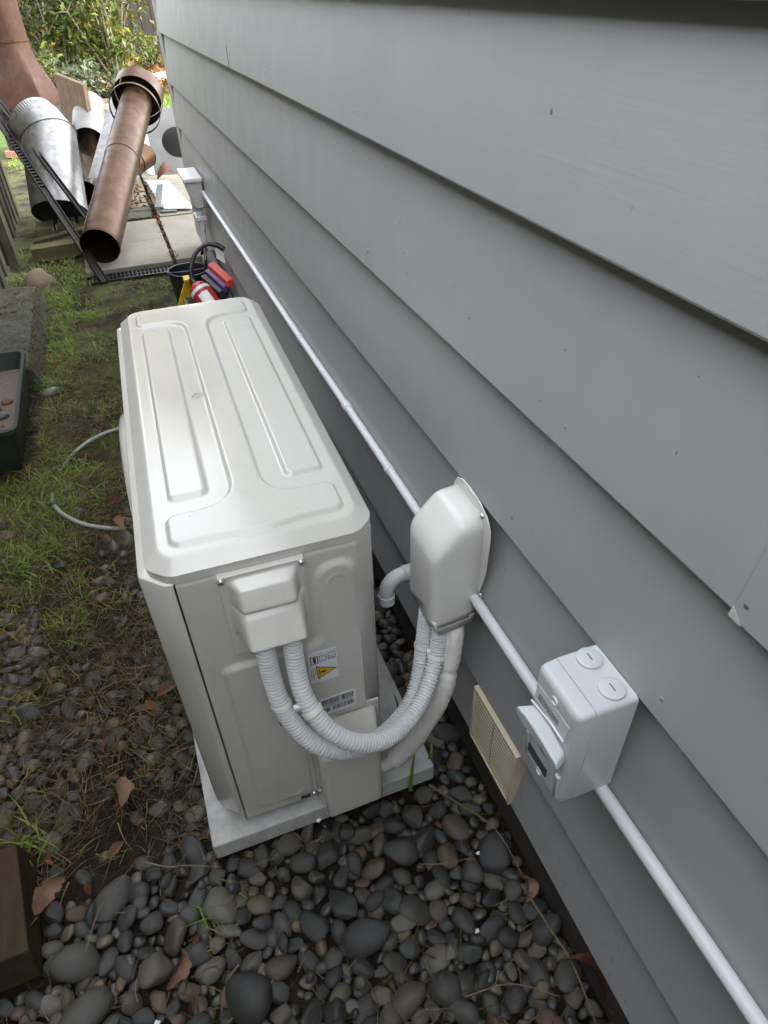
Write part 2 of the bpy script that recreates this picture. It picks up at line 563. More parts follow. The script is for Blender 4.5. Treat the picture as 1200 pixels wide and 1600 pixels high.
def n2(x, y, s, seed=0.0):
    return mnoise.noise(Vector((x * s + seed, y * s - seed, seed * 0.7)))

# ================================================================== SETTING
def ground_z(x, y):
    z = 0.010 * n2(x, y, 4.0, 3.1) + 0.005 * n2(x, y, 17.0, 8.2)
    if y < 0.9:
        z -= 0.012
    return z

xs = sorted(set([-90, -40, -16, -8, -4, -2.2, -1.5] + list(np.round(np.arange(-1.3, 0.30, 0.025), 4)) + [0.45, 0.7, 1.0, 2, 4, 8, 16, 40, 90]))
ys = sorted(set([-90, -40, -16, -8, -4, -2.0] + list(np.round(np.arange(-1.2, 3.3, 0.03), 4)) + [3.5, 3.8, 4.2, 4.6, 5, 5.5, 6, 6.5, 7, 8, 9, 10, 11, 12, 13, 14, 16, 18, 22, 30, 45, 90, 150]))
gv = []
for x in xs:
    for y in ys:
        z = ground_z(x, y) if (-1.3 <= x <= 0.3 and -1.2 <= y <= 3.25) else -0.012
        gv.append((x, y, z))
ground = fastmesh('ground', gv, gridfaces(len(xs), len(ys)), 'soil', kind='structure', smooth=True)
tag(ground, 'dark soil strip beside the house with pebbles and moss')

# ------------------------------------------------------------------ house with weatherboards
house = thing('house', (0.6, 0.0, 0.0), 'grey painted weatherboard house wall filling the right side', 'house')
LIPS = [0.1624, 0.3130, 0.4905, 0.6674, 0.8492, 1.0483, 1.2215, 1.42, 1.62, 1.81, 2.0, 2.19, 2.38, 2.57, 2.76]
Y0, Y1 = -3.2, 3.345
SETBACK = 0.023
for k in range(len(LIPS) - 1):
    h, ht = LIPS[k], LIPS[k + 1] + 0.03
    cover = LIPS[k + 1] - h
    mb = MB()
    ny = 60
    prof = [(0.0035, h), (0.0008, h + 0.0008), (0.0, h + 0.003), (SETBACK * (ht - h) / cover, ht), (SETBACK * (ht - h) / cover + 0.006, ht), (0.0222, h + 0.004), (0.0222, h)]
    npf = len(prof)
    for j in range(ny + 1):
        y = Y0 + (Y1 - Y0) * j / ny
        w = 0.0013 * mnoise.noise(Vector((y * 1.1, k * 3.3, 0)))
        wz = 0.0006 * mnoise.noise(Vector((y * 0.9, k * 5.1, 4)))
        for (px, pz) in prof:
            mb.v.append((px + w, y, pz + wz))
    for j in range(ny):
        for i in range(npf):
            i2 = (i + 1) % npf
            mb.f.append((j * npf + i, j * npf + i2, (j + 1) * npf + i2, (j + 1) * npf + i))
    mb.f.append(tuple(range(npf)))
    mb.f.append(tuple(ny * npf + i for i in range(npf))[::-1])
    wb = mb.build('weatherboard', 'board', house, angle=25)
MB().box((0.034, Y0, -0.05), (0.055, 3.45, 0.20)).build('foundation', 'foundation', house)
MB().box((0.056, -3.2, 0.15), (5.5, 3.44, 2.78)).build('wall_core', 'board', house)
MB().box((0.011, 3.347, 0.10), (0.062, 3.490, 2.76)).build('corner_board', 'board', house, bevel=0.002)
MB().box((0.064, 3.455, 0.10), (0.15, 3.485, 2.76)).build('corner_board', 'board', house, bevel=0.002)
for k in range(len(LIPS) - 1):
    h, ht = LIPS[k], LIPS[k + 1] + 0.03
    mb = MB()
    mb.prism([(0.152, 3.476, h), (0.152, 3.45, ht), (0.152, 3.442, ht), (0.152, 3.456, h)], (5.3, 0, 0))
    mb.build('weatherboard', 'board', house)
# painted-over nail heads along the boards
nrs = random.Random(4)
nail_me = None
for k in range(6):
    yn_ = -1.0 + nrs.uniform(0, 0.3)
    while yn_ < 3.2:
        zz0 = LIPS[k] + 0.028 + nrs.uniform(-0.003, 0.003)
        xx0 = SETBACK * (zz0 - LIPS[k]) / (LIPS[k + 1] - LIPS[k])
        MB().lathe([(0.0, -0.0009), (0.0024, -0.0008), (0.0034, 0.0), (0.0034, 0.001)], (xx0, yn_, zz0), (1, 0, 0), 10).build('nail_head', 'board', house)
        yn_ += 0.58 + nrs.uniform(-0.04, 0.04)
# patched joint piece near the camera
mb = MB()
jz0, jz1 = 0.8465, 1.046
jx = lambda z: SETBACK * (z - 0.8492) / 0.1991
mb.hexa([(jx(jz0) - 0.0022, -0.428, jz0), (jx(jz0) + 0.004, -0.428, jz0), (jx(jz0) + 0.004, -1.4, jz0), (jx(jz0) - 0.0022, -1.4, jz0)],
        [(jx(jz1) - 0.0016, -0.430, jz1), (jx(jz1) + 0.004, -0.430, jz1), (jx(jz1) + 0.004, -1.4, jz1), (jx(jz1) - 0.0016, -1.4, jz1)])
mb.build('joint_board', 'board', house, bevel=0.0008)
MB().lathe([(0.0, -0.0008), (0.0018, -0.0008), (0.0024, 0.0)], (jx(0.862) - 0.0022, -0.437, 0.864), (1, 0, 0), 12).build('nail_head', 'printgrey', house)
mb = MB()
mb.hexa([(-0.0031, -0.4275, 0.8462), (-0.0021, -0.4275, 0.8462), (-0.0021, -0.440, 0.8462), (-0.0031, -0.440, 0.8462)],
        [(-0.0020, -0.4280, 0.8560), (-0.0012, -0.4280, 0.8560), (-0.0012, -0.433, 0.853), (-0.0020, -0.433, 0.853)])
mb.build('bare_corner', 'slab', house)
# vertical butt joint on an upper board
MB().box((-0.0007, 1.508, 1.0490), (0.0003, 1.5095, 1.0985)).build('butt_joint', 'foundation', house)
# eave and roof
MB().box((-0.10, -3.4, 2.79), (5.8, 3.52, 2.83)).build('soffit', 'white', house)
MB().box((-0.122, -3.4, 2.77), (-0.102, 3.52, 2.95)).build('fascia', 'board', house)
MB().prism([(-0.12, -3.45, 2.96), (2.75, -3.45, 3.9), (5.86, -3.45, 2.96), (5.86, -3.45, 2.835), (-0.12, -3.45, 2.835)], (0, 7.0, 0)).build('roof', 'roofing', house)

# ------------------------------------------------------------------ paling fence on the left
fence = thing('paling_fence', (-1.03, 1.0, 0.0), 'weathered mossy timber paling fence along the left edge', 'fence')
y = -3.4
i = 0
while y < 4.85:
    w = 0.098 + random.uniform(-0.006, 0.006)
    dx = -0.018 if i % 2 else 0.0
    top = 1.95 + random.uniform(-0.015, 0.015)
    lean = random.uniform(-0.006, 0.006)
    mb = MB()
    mb.hexa([(-1.045 + dx, y, 0.01), (-1.027 + dx, y, 0.01), (-1.027 + dx, y + w, 0.01), (-1.045 + dx, y + w, 0.01)],
            [(-1.045 + dx + lean, y + lean, top), (-1.027 + dx + lean, y + lean, top), (-1.027 + dx + lean, y + w + lean, top), (-1.045 + dx + lean, y + w + lean, top)])
    mb.build('paling', 'paling', fence, bevel=0.002)
    y += w - 0.008 if True else w
    i += 1
for z in (0.35, 1.6):
    MB().box((-1.11, -3.4, z), (-1.066, 4.9, z + 0.09)).build('rail', 'paling', fence)
for yy in (-3.0, -1.2, 0.6, 2.4, 4.2):
    MB().box((-1.20, yy, -0.1), (-1.112, yy + 0.09, 1.98)).build('post', 'paling', fence)
gate = thing('shade_gate', (-0.5, -2.2, 0.0), 'unseen tall board gate added behind the camera to shade the passage', 'gate')  # added out of view to block light from behind the camera
for k in range(9):
    MB().box((-1.015 + k * 0.112, -2.22, 0.04), (-0.909 + k * 0.112, -2.20, 2.05 + random.uniform(-0.004, 0.004))).build('shade_gate_board', 'paling', gate, bevel=0.002)
for z in (0.3, 1.7):
    MB().box((-1.01, -2.25, z), (-0.01, -2.2205, z + 0.09)).build('shade_gate_rail', 'paling', gate)
MB().box((-1.024, 3.60, 0.0), (-0.975, 3.69, 1.3)).build('gate_post', 'paling', fence, bevel=0.003)

# ================================================================== SLAB + OUTDOOR UNIT
slab = MB().box((-0.485, -0.041, 0.004), (-0.059, 0.92, 0.050)).build('concrete_slab', 'slab', None, (-0.27, 0.4, 0.0), bevel=0.003,
    label='pale concrete slab lying on pebbles under the heat pump', cat='slab')

UNIT = thing('heat_pump_unit', (-0.151, -0.031, 0.0), 'cream white heat pump outdoor unit with embossed lid', 'heat pump', rz=-0.02531462, local=True)
W, D = 0.296, 0.865
def L(u, v, z):
    return (u - W, v, z)

# --- lid: height field cut to a chamfered outline
ZL, ZT = 0.664, 0.687
nu, nv = 136, 380
us = np.linspace(-0.004, W + 0.004, nu)
vsx = np.linspace(-0.004, D + 0.004, nv)
U, V = np.meshgrid(us, vsx, indexing='ij')
CH = 0.026
def outline(u, v):
    hx, hy = W / 2, D / 2
    qx, qy = np.abs(u - hx) - (hx - 0.006), np.abs(v - hy) - (hy - 0.006)
    box = np.hypot(np.maximum(qx, 0), np.maximum(qy, 0)) + np.minimum(np.maximum(qx, qy), 0) - 0.006
    cham = (np.abs(u - hx) + np.abs(v - hy) - (hx + hy - CH)) / math.sqrt(2)
    k = 0.010
    return -smin(-box, -cham, k)
S = outline(U, V)
e = 1e-4
GX = (outline(U + e, V) - outline(U - e, V)) / (2 * e)
GY = (outline(U, V + e) - outline(U, V - e)) / (2 * e)
gl = np.maximum(np.hypot(GX, GY), 1e-6)
outm = S > 0
U2 = np.where(outm, U - S * GX / gl, U)
V2 = np.where(outm, V - S * GY / gl, V)
inset = np.maximum(-S, 0)
tt_ = np.clip(inset / 0.019, 0, 1.35)
H = ZL + 0.009 + (ZT - ZL - 0.009) * smin(tt_, np.ones_like(tt_), 0.12)
# embossing
I1 = sd_rr(U, V, 0.036, 0.262, 0.036, 0.098, 0.014)
I2 = sd_rr(U, V, 0.034, 0.260, 0.752, 0.815, 0.014)
I3 = sd_rr(U, V, 0.128, 0.170, 0.06, 0.80, 0.004)
sdI = smin(smin(I1, I3, 0.055), I2, 0.055)
pL = sd_rr(U, V, 0.043, 0.094, 0.135, 0.715, 0.008)
pR = sd_rr(U, V, 0.206, 0.258, 0.135, 0.72, 0.008)
emb = 0.0060 * sstep((0.0025 - sdI) / 0.005) + 0.0060 * sstep((0.0025 - np.minimum(pL, pR)) / 0.005)
H = H + emb * sstep((inset - 0.02) / 0.01)
# slight crown
H = H + 0.0015 * np.sin(np.pi * np.clip(U / W, 0, 1)) * np.sin(np.pi * np.clip(V / D, 0, 1))
# tiny moulded arrow by the waist
ar = np.minimum(np.abs(sd_rr(U, V, 0.104, 0.122, 0.418, 0.424, 0.001)), np.abs((U - 0.098) * 0.7 + np.abs(V - 0.421) - 0.006))
lv_ = []
keep = S < 0.0045
idx = -np.ones(U.shape, int)
verts = []
for a in range(nu):
    for b in range(nv):
        if True:
            idx[a, b] = len(verts)
            verts.append(L(U2[a, b], V2[a, b], H[a, b]))
faces = []
for a in range(nu - 1):
    for b in range(nv - 1):
        q = [(a, b), (a + 1, b), (a + 1, b + 1), (a, b + 1)]
        if all(outm[p] for p in q):
            continue
        faces.append(tuple(idx[p] for p in q))
bm = bmesh.new()
bv = [bm.verts.new(p) for p in verts]
for f in faces:
    bm.faces.new([bv[i] for i in f])
bmesh.ops.delete(bm, geom=[v for v in bm.verts if not v.link_faces], context='VERTS')
be = [ed for ed in bm.edges if len(ed.link_faces) == 1]
r = bmesh.ops.extrude_edge_only(bm, edges=be)
for v in [g for g in r['geom'] if isinstance(g, bmesh.types.BMVert)]:
    v.co.z = ZL - 0.004
bmesh.ops.recalc_face_normals(bm, faces=bm.faces)
me = bpy.data.meshes.new('lid')
bm.to_mesh(me)
bm.free()
me.materials.append(M['unit'])
me.polygons.foreach_set('use_smooth', [True] * len(me.polygons))
me.set_sharp_from_angle(angle=RAD(50))
lid = bpy.data.objects.new('lid', me)
COL.objects.link(lid)
lid.parent = UNIT
OFF['lid'] = Vector((0, 0, 0))
# moulded arrow on the lid
mb = MB()
az = ZT + 0.0072
def arrow_pt(a, b):
    return L(0.106 + a, 0.418 + b, az - 0.0036)
outl = [(0.0, 0.0), (0.010, 0.010), (0.009, 0.004), (0.026, 0.006), (0.027, -0.004), (0.010, -0.005), (0.010, -0.010), (0.0, 0.0)]
for (a, b) in zip(outl[:-1], outl[1:]):
    mb.tube([arrow_pt(*a), arrow_pt(*b)], 0.0007, 6)
mb.build('moulded_arrow', 'unit', lid)

# --- near side panel: height field with rounded rear edge
RC = 0.014
su = [0.0312, 0.033] + list(np.arange(0.0355, W - 0.0335, 0.0026))
base = [(u, 0.0, 0.0, -1.0) for u in su]
for (u_, v_, nx_, ny_) in ((W - 0.0320, 0.0002, 0.2, -0.98), (W - 0.0300, 0.0012, 0.5, -0.87), (W - 0.0285, 0.0025, 0.68, -0.73), (W - 0.0040, 0.0240, 0.68, -0.73), (W - 0.0020, 0.0265, 0.85, -0.5), (W - 0.0005, 0.0305, 0.98, -0.2), (W, 0.036, 1, 0), (W, 0.10, 1, 0)):
    base.append((u_, v_, nx_, ny_))
zz = np.array([0.070, 0.0715, 0.074] + list(np.arange(0.077, 0.652, 0.0028)) + [0.655, 0.6575, 0.659])
B = np.array(base)
Ug, Zg = np.meshgrid(B[:, 0], zz, indexing='ij')
R1 = sd_rr(Ug, Zg, 0.206, 0.262, 0.305, 0.634, 0.024)
R2 = sd_rr(Ug, Zg, 0.170, 0.262, 0.305, 0.485, 0.016)
sR = smin(R1, R2, 0.03)
sL = sd_rr(Ug, Zg, 0.058, 0.157, 0.098, 0.484, 0.014)
hh = 0.0060 * sstep((0.004 - np.minimum(sR, sL)) / 0.011)
arc = np.abs(np.hypot(Ug - 0.234, Zg - 0.600) - 0.013)
hh += np.where(Zg > 0.600, 0.0012 * sstep((0.003 - arc) / 0.003), 0)
arc = np.abs(np.hypot(Ug - 0.122, Zg - 0.125) - 0.016)
hh += np.where(Zg < 0.122, 0.0014 * sstep((0.004 - arc) / 0.003), 0)
flat = (B[:, 3] < -0.99)[:, None]
hh = np.where(flat, hh, 0)
edge = np.minimum(Zg - 0.070, 0.659 - Zg)
hh = hh - 0.0025 * (1 - sstep(edge / 0.005)) - np.where(flat, 0.0015 * (1 - sstep((Ug - 0.0312) / 0.003)), 0)
mb = MB()
for a in range(len(base)):
    for b in range(len(zz)):
        u_, v_ = B[a, 0] + B[a, 2] * hh[a, b], B[a, 1] + B[a, 3] * hh[a, b]
        mb.v.append(L(u_, v_, zz[b]))
mb.f = gridfaces(len(base), len(zz))
side = mb.build('side_panel', 'unit', UNIT, angle=60)
# --- front panel with chamfered near corner (wraps round from the seam)
prof = [(0.0290, 0.0008), (0.0280, -0.0004), (0.0215, 0.0), (0.018, 0.0012), (-0.0085, 0.0255), (-0.0115, 0.0300), (-0.012, 0.034), (-0.012, D - 0.03), (-0.009, D - 0.024), (0.02, D - 0.001), (0.03, D)]
zfp = [0.066, 0.0675, 0.0705, 0.078, 0.095, 0.115, 0.30, 0.50, 0.656, 0.6592, 0.6605, 0.6608]
inr = [0.004, 0.0018, 0.0, 0.0, 0.0, 0.0, 0, 0, 0, 0.0010, 0.0035, 0.024]
mb = MB()
for z, q in zip(zfp, inr):
    cut = max(0.0, (0.115 - z) / 0.049) ** 1.6 * 0.016
    for (u_, v_) in prof:
        mb.v.append(L(u_ + (q if (u_ < 0.02 or q < 0.01) else 0.0) + (cut if u_ < 0.02 else 0), v_ + (q if v_ < 0.4 else -q), z))
mb.f = [(a * len(prof) + b, a * len(prof) + b + 1, (a + 1) * len(prof) + b + 1, (a + 1) * len(prof) + b) for a in range(len(zfp) - 1) for b in range(len(prof) - 1)]
front = mb.build('front_panel', 'unit', UNIT, angle=28)
# --- inner chassis closes the casing
MB().box(L(0.024, 0.022, 0.069), L(W - 0.006, D - 0.006, 0.6605)).build('chassis', 'fins', UNIT)
MB().box(L(0.03, D - 0.005, 0.07), L(W, D, 0.659)).build('far_side_panel', 'unit', UNIT, bevel=0.003)
# coil fins at the back
coil = MB()
for kx in range(24):
    v_ = 0.14 + kx * 0.03
    coil.box(L(W - 0.005, v_, 0.09), L(W - 0.001, v_ + 0.003, 0.645))
for kx in range(9):
    z = 0.12 + kx * 0.06
    coil.box(L(W - 0.0012, 0.10, z), L(W + 0.002, D - 0.02, z + 0.003))
coil.build('coil_guard', 'fins', UNIT)
# fan guard on the front
fc = Vector(L(-0.012, 0.475, 0.372))
fg = thing  # noqa
guard = MB()
for r_, dx in ((0.238, 0.006), (0.226, 0.018), (0.205, 0.021), (0.175, 0.022), (0.145, 0.023), (0.115, 0.023), (0.085, 0.023), (0.055, 0.023)):
    guard.tube([fc + Vector((-dx, r_ * math.cos(a), r_ * math.sin(a))) for a in np.linspace(0, 2 * math.pi, 49)], 0.0035, 6, cap=False)
for a in np.linspace(0, 2 * math.pi, 16, endpoint=False):
    guard.tube([fc + Vector((-dx, r_ * math.cos(a), r_ * math.sin(a))) for r_, dx in ((0.238, 0.006), (0.226, 0.018), (0.17, 0.022), (0.045, 0.023))], 0.003, 6)
guard.lathe([(0.0, -0.028), (0.04, -0.028), (0.047, -0.02), (0.047, -0.018)], fc, (1, 0, 0), 24)
guard.build('fan_guard', 'unit', UNIT)
bell = MB()
bell.lathe([(0.252, -0.001), (0.250, -0.009), (0.246, -0.016), (0.240, -0.019), (0.234, -0.016), (0.230, -0.001)], fc, (1, 0, 0), 64)
bell.build('fan_ring', 'unit', UNIT)
MB().lathe([(0.0, -0.0015), (0.230, -0.0015)], fc, (1, 0, 0), 48).build('fan_opening', 'void_black', UNIT)
# --- conduit cover plate with two hooded bulges
cu = np.linspace(0.080, 0.194, 70)
cz = np.linspace(0.512, 0.660, 96)
CU, CZ = np.meshgrid(cu, cz, indexing='ij')
def hood(u0, u1, ztop, zlip, zbot, h0, h1, hb):
    up = np.clip((ztop - CZ) / (ztop - zlip), 0, 1)
    h = h0 + (h1 - h0) * up ** 0.85
    h = np.where(CZ < zlip, hb + (h1 - hb) * sstep((CZ - zbot) / (zlip - zbot)), h)
    side_ = sstep(np.minimum(CU - u0, u1 - CU) / 0.013)
    return h * side_ * (CZ < ztop + 1e-6) * sstep((ztop - CZ) / 0.007)
h1 = hood(0.092, 0.184, 0.652, 0.616, 0.603, 0.010, 0.030, 0.010)
h2 = np.where(CZ < 0.607, hood(0.090, 0.188, 0.612, 0.563, 0.553, 0.012, 0.052, 0.0), 0)
hc = np.maximum(h1 * (CZ > 0.594), h2)
for _ in range(5):
    hp_ = np.pad(hc, 1, mode='edge')
    hc = (hp_[:-2, 1:-1] + hp_[2:, 1:-1] + hp_[1:-1, :-2] + hp_[1:-1, 2:] + hp_[1:-1, 1:-1]) / 5
rim = np.minimum(np.minimum(CU - 0.080, 0.194 - CU), np.minimum(CZ - 0.512, 0.660 - CZ))
hc = hc + 0.0086 * sstep(rim / 0.0012) - 0.0065 * (1 - sstep(rim / 0.0012))
mb = MB()
for a in range(len(cu)):
    for b in range(len(cz)):
        mb.v.append(L(CU[a, b], -hc[a, b], CZ[a, b]))
mb.f = gridfaces(len(cu), len(cz))
cover = mb.build('conduit_cover', 'unit', UNIT, angle=75)
for (u_, z) in ((0.0855, 0.6535), (0.1885, 0.6535)):
    mb = MB().lathe([(0.0, -0.0045), (0.003, -0.004), (0.0048, -0.002), (0.005, 0.0)], L(u_, -0.0088, z), (0, 1, 0), 16)
    mb.build('screw', 'screw', cover)
MB().lathe([(0.0, -0.004), (0.004, -0.003), (0.0055, 0.0), (0.008, 0.001)], L(0.1545, -0.002, 0.0865), (0, 1, 0), 16).build('screw', 'screw', side)
MB().box(L(0.130, -0.0012, 0.0845), L(0.148, 0.001, 0.0875)).build('slot', 'void_black', side)
MB().box(L(0.130, -0.0012, 0.0785), L(0.148, 0.001, 0.0815)).build('slot', 'void_black', side)
# --- valve cover
mb = MB()
vb = [L(0.160, -0.001, 0.100), L(0.279, -0.001, 0.100), L(0.279, -0.001, 0.302), L(0.160, -0.001, 0.302)]
vf = [L(0.165, -0.078, 0.122), L(0.262, -0.078, 0.130), L(0.264, -0.068, 0.292), L(0.166, -0.068, 0.290)]
mb.hexa(vb, vf)
valve = mb.build('valve_cover', 'unit', UNIT, bevel=0.009, bseg=4, angle=60)
mb = MB()
mb.hexa([L(0.153, 0.001, 0.092), L(0.285, 0.001, 0.092), L(0.285, 0.001, 0.310), L(0.153, 0.001, 0.310)],
        [L(0.154, -0.0030, 0.093), L(0.284, -0.0030, 0.093), L(0.284, -0.0030, 0.309), L(0.154, -0.0030, 0.309)])
mb.build('valve_flange', 'unit', valve, bevel=0.0015)
# feet
for v_ in (0.12, D - 0.16):
    MB().box(L(-0.012, v_, 0.0505), L(W + 0.03, v_ + 0.04, 0.069)).build('foot', 'unit', UNIT, bevel=0.002)
# --- stickers
def on_side(u_, z, d=0.0068):
    return L(u_, -d, z)
P = [(0.1735, 0.4045), (0.2165, 0.4045), (0.2165, 0.4705), (0.1735, 0.4705)]
P = [(0.178, 0.402), (0.222, 0.402), (0.222, 0.470), (0.178, 0.470)]
def flat(poly, d):
    mb = MB()
    mb.add([on_side(a, b, d) for a, b in poly], [tuple(range(len(poly)))])
    return mb
MB().prism([on_side(a, b, 0.0063) for a, b in P], (0, -0.0006, 0)).build('warning_sticker', 'sticker', side)
ws = bpy.data.objects['warning_sticker']
tri_o = [(0.1895, 0.4085), (0.2205, 0.4245), (0.1885, 0.4395)]
tri_i = [(0.1908, 0.4115), (0.2165, 0.4245), (0.1900, 0.4368)]
flat(tri_o, 0.00705).build('triangle_border', 'printblack', ws)
flat(tri_i, 0.0072).build('triangle', 'stickeryellow', ws)
mb = flat([(0.1925, 0.4175), (0.1942, 0.4175), (0.1942, 0.4310), (0.1925, 0.4310)], 0.0073)
mb.add([on_side(0.199 + 0.0045 * math.cos(a), 0.4240 + 0.0024 * math.sin(a), 0.0073) for a in np.linspace(0, 2 * math.pi, 12, endpoint=False)], [tuple(range(12))])
mb.build('flame_mark', 'printblack', ws)
def frame_mark(pts, w, mat_):
    mb = MB()
    n = len(pts)
    for i in range(n):
        a, b = Vector((*pts[i], 0)), Vector((*pts[(i + 1) % n], 0))
        d = (b - a).normalized()
        nrm = Vector((-d.y, d.x, 0)) * w
        q = [a - nrm - d * w, b - nrm + d * w, b + nrm + d * w, a + nrm - d * w]
        mb.add([on_side(p.x, p.y, 0.0071 + 0.00004 * i) for p in q], [(0, 1, 2, 3)])
    mb.build('pictogram', mat_, ws)
    return mb
frame_mark([(0.1815, 0.4455), (0.1925, 0.4450), (0.1930, 0.4525), (0.1925, 0.4610), (0.1815, 0.4620), (0.1825, 0.4540)], 0.0007, 'printblack')
mb = flat([(0.1855, 0.4475), (0.1900, 0.4475), (0.1900, 0.4590), (0.1875, 0.4605), (0.1855, 0.4590)], 0.0074)
mb.build('pictogram', 'printblack', ws)
frame_mark([(0.1955, 0.4475), (0.2045, 0.4475), (0.2065, 0.4520), (0.2065, 0.4575), (0.2040, 0.4605), (0.1955, 0.4605)], 0.0005, 'printgrey')
frame_mark([(0.1985, 0.4500), (0.2055, 0.4500), (0.2055, 0.4560), (0.1985, 0.4560)], 0.0003, 'printgrey')
frame_mark([(0.2085, 0.4480), (0.2190, 0.4480), (0.2200, 0.4550), (0.2190, 0.4625), (0.2085, 0.4625), (0.2095, 0.4550)], 0.0004, 'printblack')
frame_mark([(0.2100, 0.4550), (0.2185, 0.4550)], 0.0003, 'printblack')
frame_mark([(0.2105, 0.4510), (0.2180, 0.4510)], 0.0008, 'printblack')
mb = MB()
for kx, (u_, z0, z1) in enumerate(((0.1800, 0.4175, 0.4325), (0.1830, 0.4120, 0.4345), (0.1860, 0.4190, 0.4350))):
    z = z0
    while z < z1:
        hgt = random.uniform(0.0006, 0.0016)
        mb.add([on_side(a, b, 0.0071) for a, b in ((u_, z), (u_ + 0.0015, z), (u_ + 0.0015, z + hgt), (u_, z + hgt))], [(0, 1, 2, 3)])
        z += hgt + 0.0006
mb.build('small_print', 'printgrey', ws)
P2 = [(0.186, 0.314), (0.2455, 0.318), (0.2455, 0.3590), (0.186, 0.3555)]
MB().prism([on_side(a, b, 0.0063) for a, b in P2], (0, -0.0006, 0)).build('barcode_sticker', 'sticker', side)
bs = bpy.data.objects['barcode_sticker']
mb = MB()
for (z0, z1, u0, u1) in ((0.3385, 0.3525, 0.190, 0.2425), (0.3205, 0.3315, 0.1905, 0.202), (0.3215, 0.3325, 0.206, 0.2425)):
    u_ = u0
    while u_ < u1:
        wbar = random.choice((0.0004, 0.0006, 0.0011, 0.0015))
        dz = (u_ - 0.19) * 0.062
        mb.add([on_side(a, b, 0.0071) for a, b in ((u_, z0 + dz), (u_ + wbar, z0 + dz), (u_ + wbar, z1 + dz), (u_, z1 + dz))], [(0, 1, 2, 3)])
        u_ += wbar + random.choice((0.0004, 0.0006, 0.001))
u_ = 0.19
while u_ < 0.240:
    wbar = random.uniform(0.0006, 0.0012)
    dz = (u_ - 0.19) * 0.062
    mb.add([on_side(a, b, 0.0071) for a, b in ((u_, 0.3345 + dz), (u_ + wbar, 0.3345 + dz), (u_ + wbar, 0.3365 + dz), (u_, 0.3365 + dz))], [(0, 1, 2, 3)])
    u_ += wbar + 0.0006
mb.build('barcode', 'printblack', bs)
P3 = [(0.120, 0.322), (0.140, 0.322), (0.140, 0.357), (0.120, 0.357)]
MB().prism([on_side(a, b, 0.0063) for a, b in P3], (0, -0.0006, 0)).build('rating_plate', 'printgrey', side)

# ================================================================== WALL SERVICES
# rigid conduit runs at z = .507
def conduit(y0, y1, label):
    n = max(3, int(abs(y1 - y0) / 0.2))
    pts = [(-0.0090 + 0.0006 * math.sin(y * 5), y, 0.5045 + 0.0016 * math.sin(y * 3.1)) for y in np.linspace(y0, y1, n)]
    return MB().tube(pts, 0.0082, 20).build('wall_conduit', 'pvc', None, (-0.0125, (y0 + y1) / 2, 0.5), label=label, cat='conduit', group='white conduit runs on the wall')
conduit(-1.6, -0.372, 'white round conduit running down to the bottom right from the isolator')
conduit(-0.303, -0.045, 'short white conduit between the pipe cover and the isolator')
c3 = conduit(0.04, 2.60, 'long white conduit along the wall from the pipe cover to the far corner')
MB().lathe([(0.0083, 0.0), (0.0102, 0.001), (0.0102, 0.026), (0.0083, 0.027)], (-0.0090, 0.552, 0.5055), (0, 1, 0), 20).build('coupling', 'pvc', c3)
for yy in (0.30, 0.95, 1.45, 2.05):
    MB().lathe([(0.0083, 0.0), (0.0096, 0.001), (0.0096, 0.012), (0.0083, 0.013)], (-0.0090, yy, 0.5045 + 0.0016 * math.sin(yy * 3.1)), (0, 1, 0), 18).build('saddle', 'pvc', c3)

# pipe cover
pc = thing('pipe_cover', (-0.02, 0.0, 0.465), 'cream plastic pipe cover hood on the wall above the curved hoses', 'pipe cover')
NEAR, FAR = -0.052, 0.048
# stations along outline (y,z) of hood section at successive depths
def ringsec(x, y0, y1, z0, z1, rt, rb, n=6):
    pts = []
    pts.append((x, y0, z0))
    pts.append((x, y1, z0))
    for q_ in (0.08, 0.3, 0.6, 0.92):
        pts.append((x, y1, z0 + (z1 - rt - z0) * q_))
    for a in np.linspace(0, math.pi / 2, n):
        pts.append((x, y1 - rt + rt * math.cos(a), z1 - rt + rt * math.sin(a)))
    for a in np.linspace(math.pi / 2, math.pi, n):
        pts.append((x, y0 + rt + rt * math.cos(a), z1 - rt + rt * math.sin(a)))
    for q_ in (0.92, 0.6, 0.3, 0.08):
        pts.append((x, y0, z0 + (z1 - rt - z0) * q_))
    return pts
secs = [(-0.002, -0.052, 0.050, 0.468, 0.656, 0.022), (-0.028, -0.052, 0.050, 0.463, 0.653, 0.022), (-0.031, -0.052, 0.050, 0.463, 0.652, 0.022), (-0.036, -0.0518, 0.0498, 0.462, 0.6495, 0.022), (-0.039, -0.0516, 0.0496, 0.461, 0.647, 0.022),
        (-0.062, -0.051, 0.049, 0.459, 0.622, 0.020), (-0.064, -0.0508, 0.0488, 0.459, 0.6195, 0.020), (-0.069, -0.0498, 0.0478, 0.458, 0.612, 0.018), (-0.0725, -0.0475, 0.0455, 0.458, 0.605, 0.016), (-0.0752, -0.044, 0.042, 0.458, 0.598, 0.014), (-0.0768, -0.039, 0.037, 0.4585, 0.591, 0.013), (-0.0773, -0.033, 0.031, 0.459, 0.585, 0.012)]
mb = MB()
npr = None
for sc in secs:
    p = ringsec(sc[0], sc[1], sc[2], sc[3], sc[4], sc[5], 0)
    npr = len(p)
    mb.v += p
for a in range(len(secs) - 1):
    for b in range(npr):
        b2 = (b + 1) % npr
        if b == 0:
            continue
        mb.f.append((a * npr + b, a * npr + b2, (a + 1) * npr + b2, (a + 1) * npr + b))
mb.f.append(tuple((len(secs) - 1) * npr + b for b in range(npr)))
o = mb.build('hood', 'coverplastic', pc, angle=40)
md = o.modifiers.new('solid', 'SOLIDIFY')
md.thickness = 0.0025
md.offset = -1
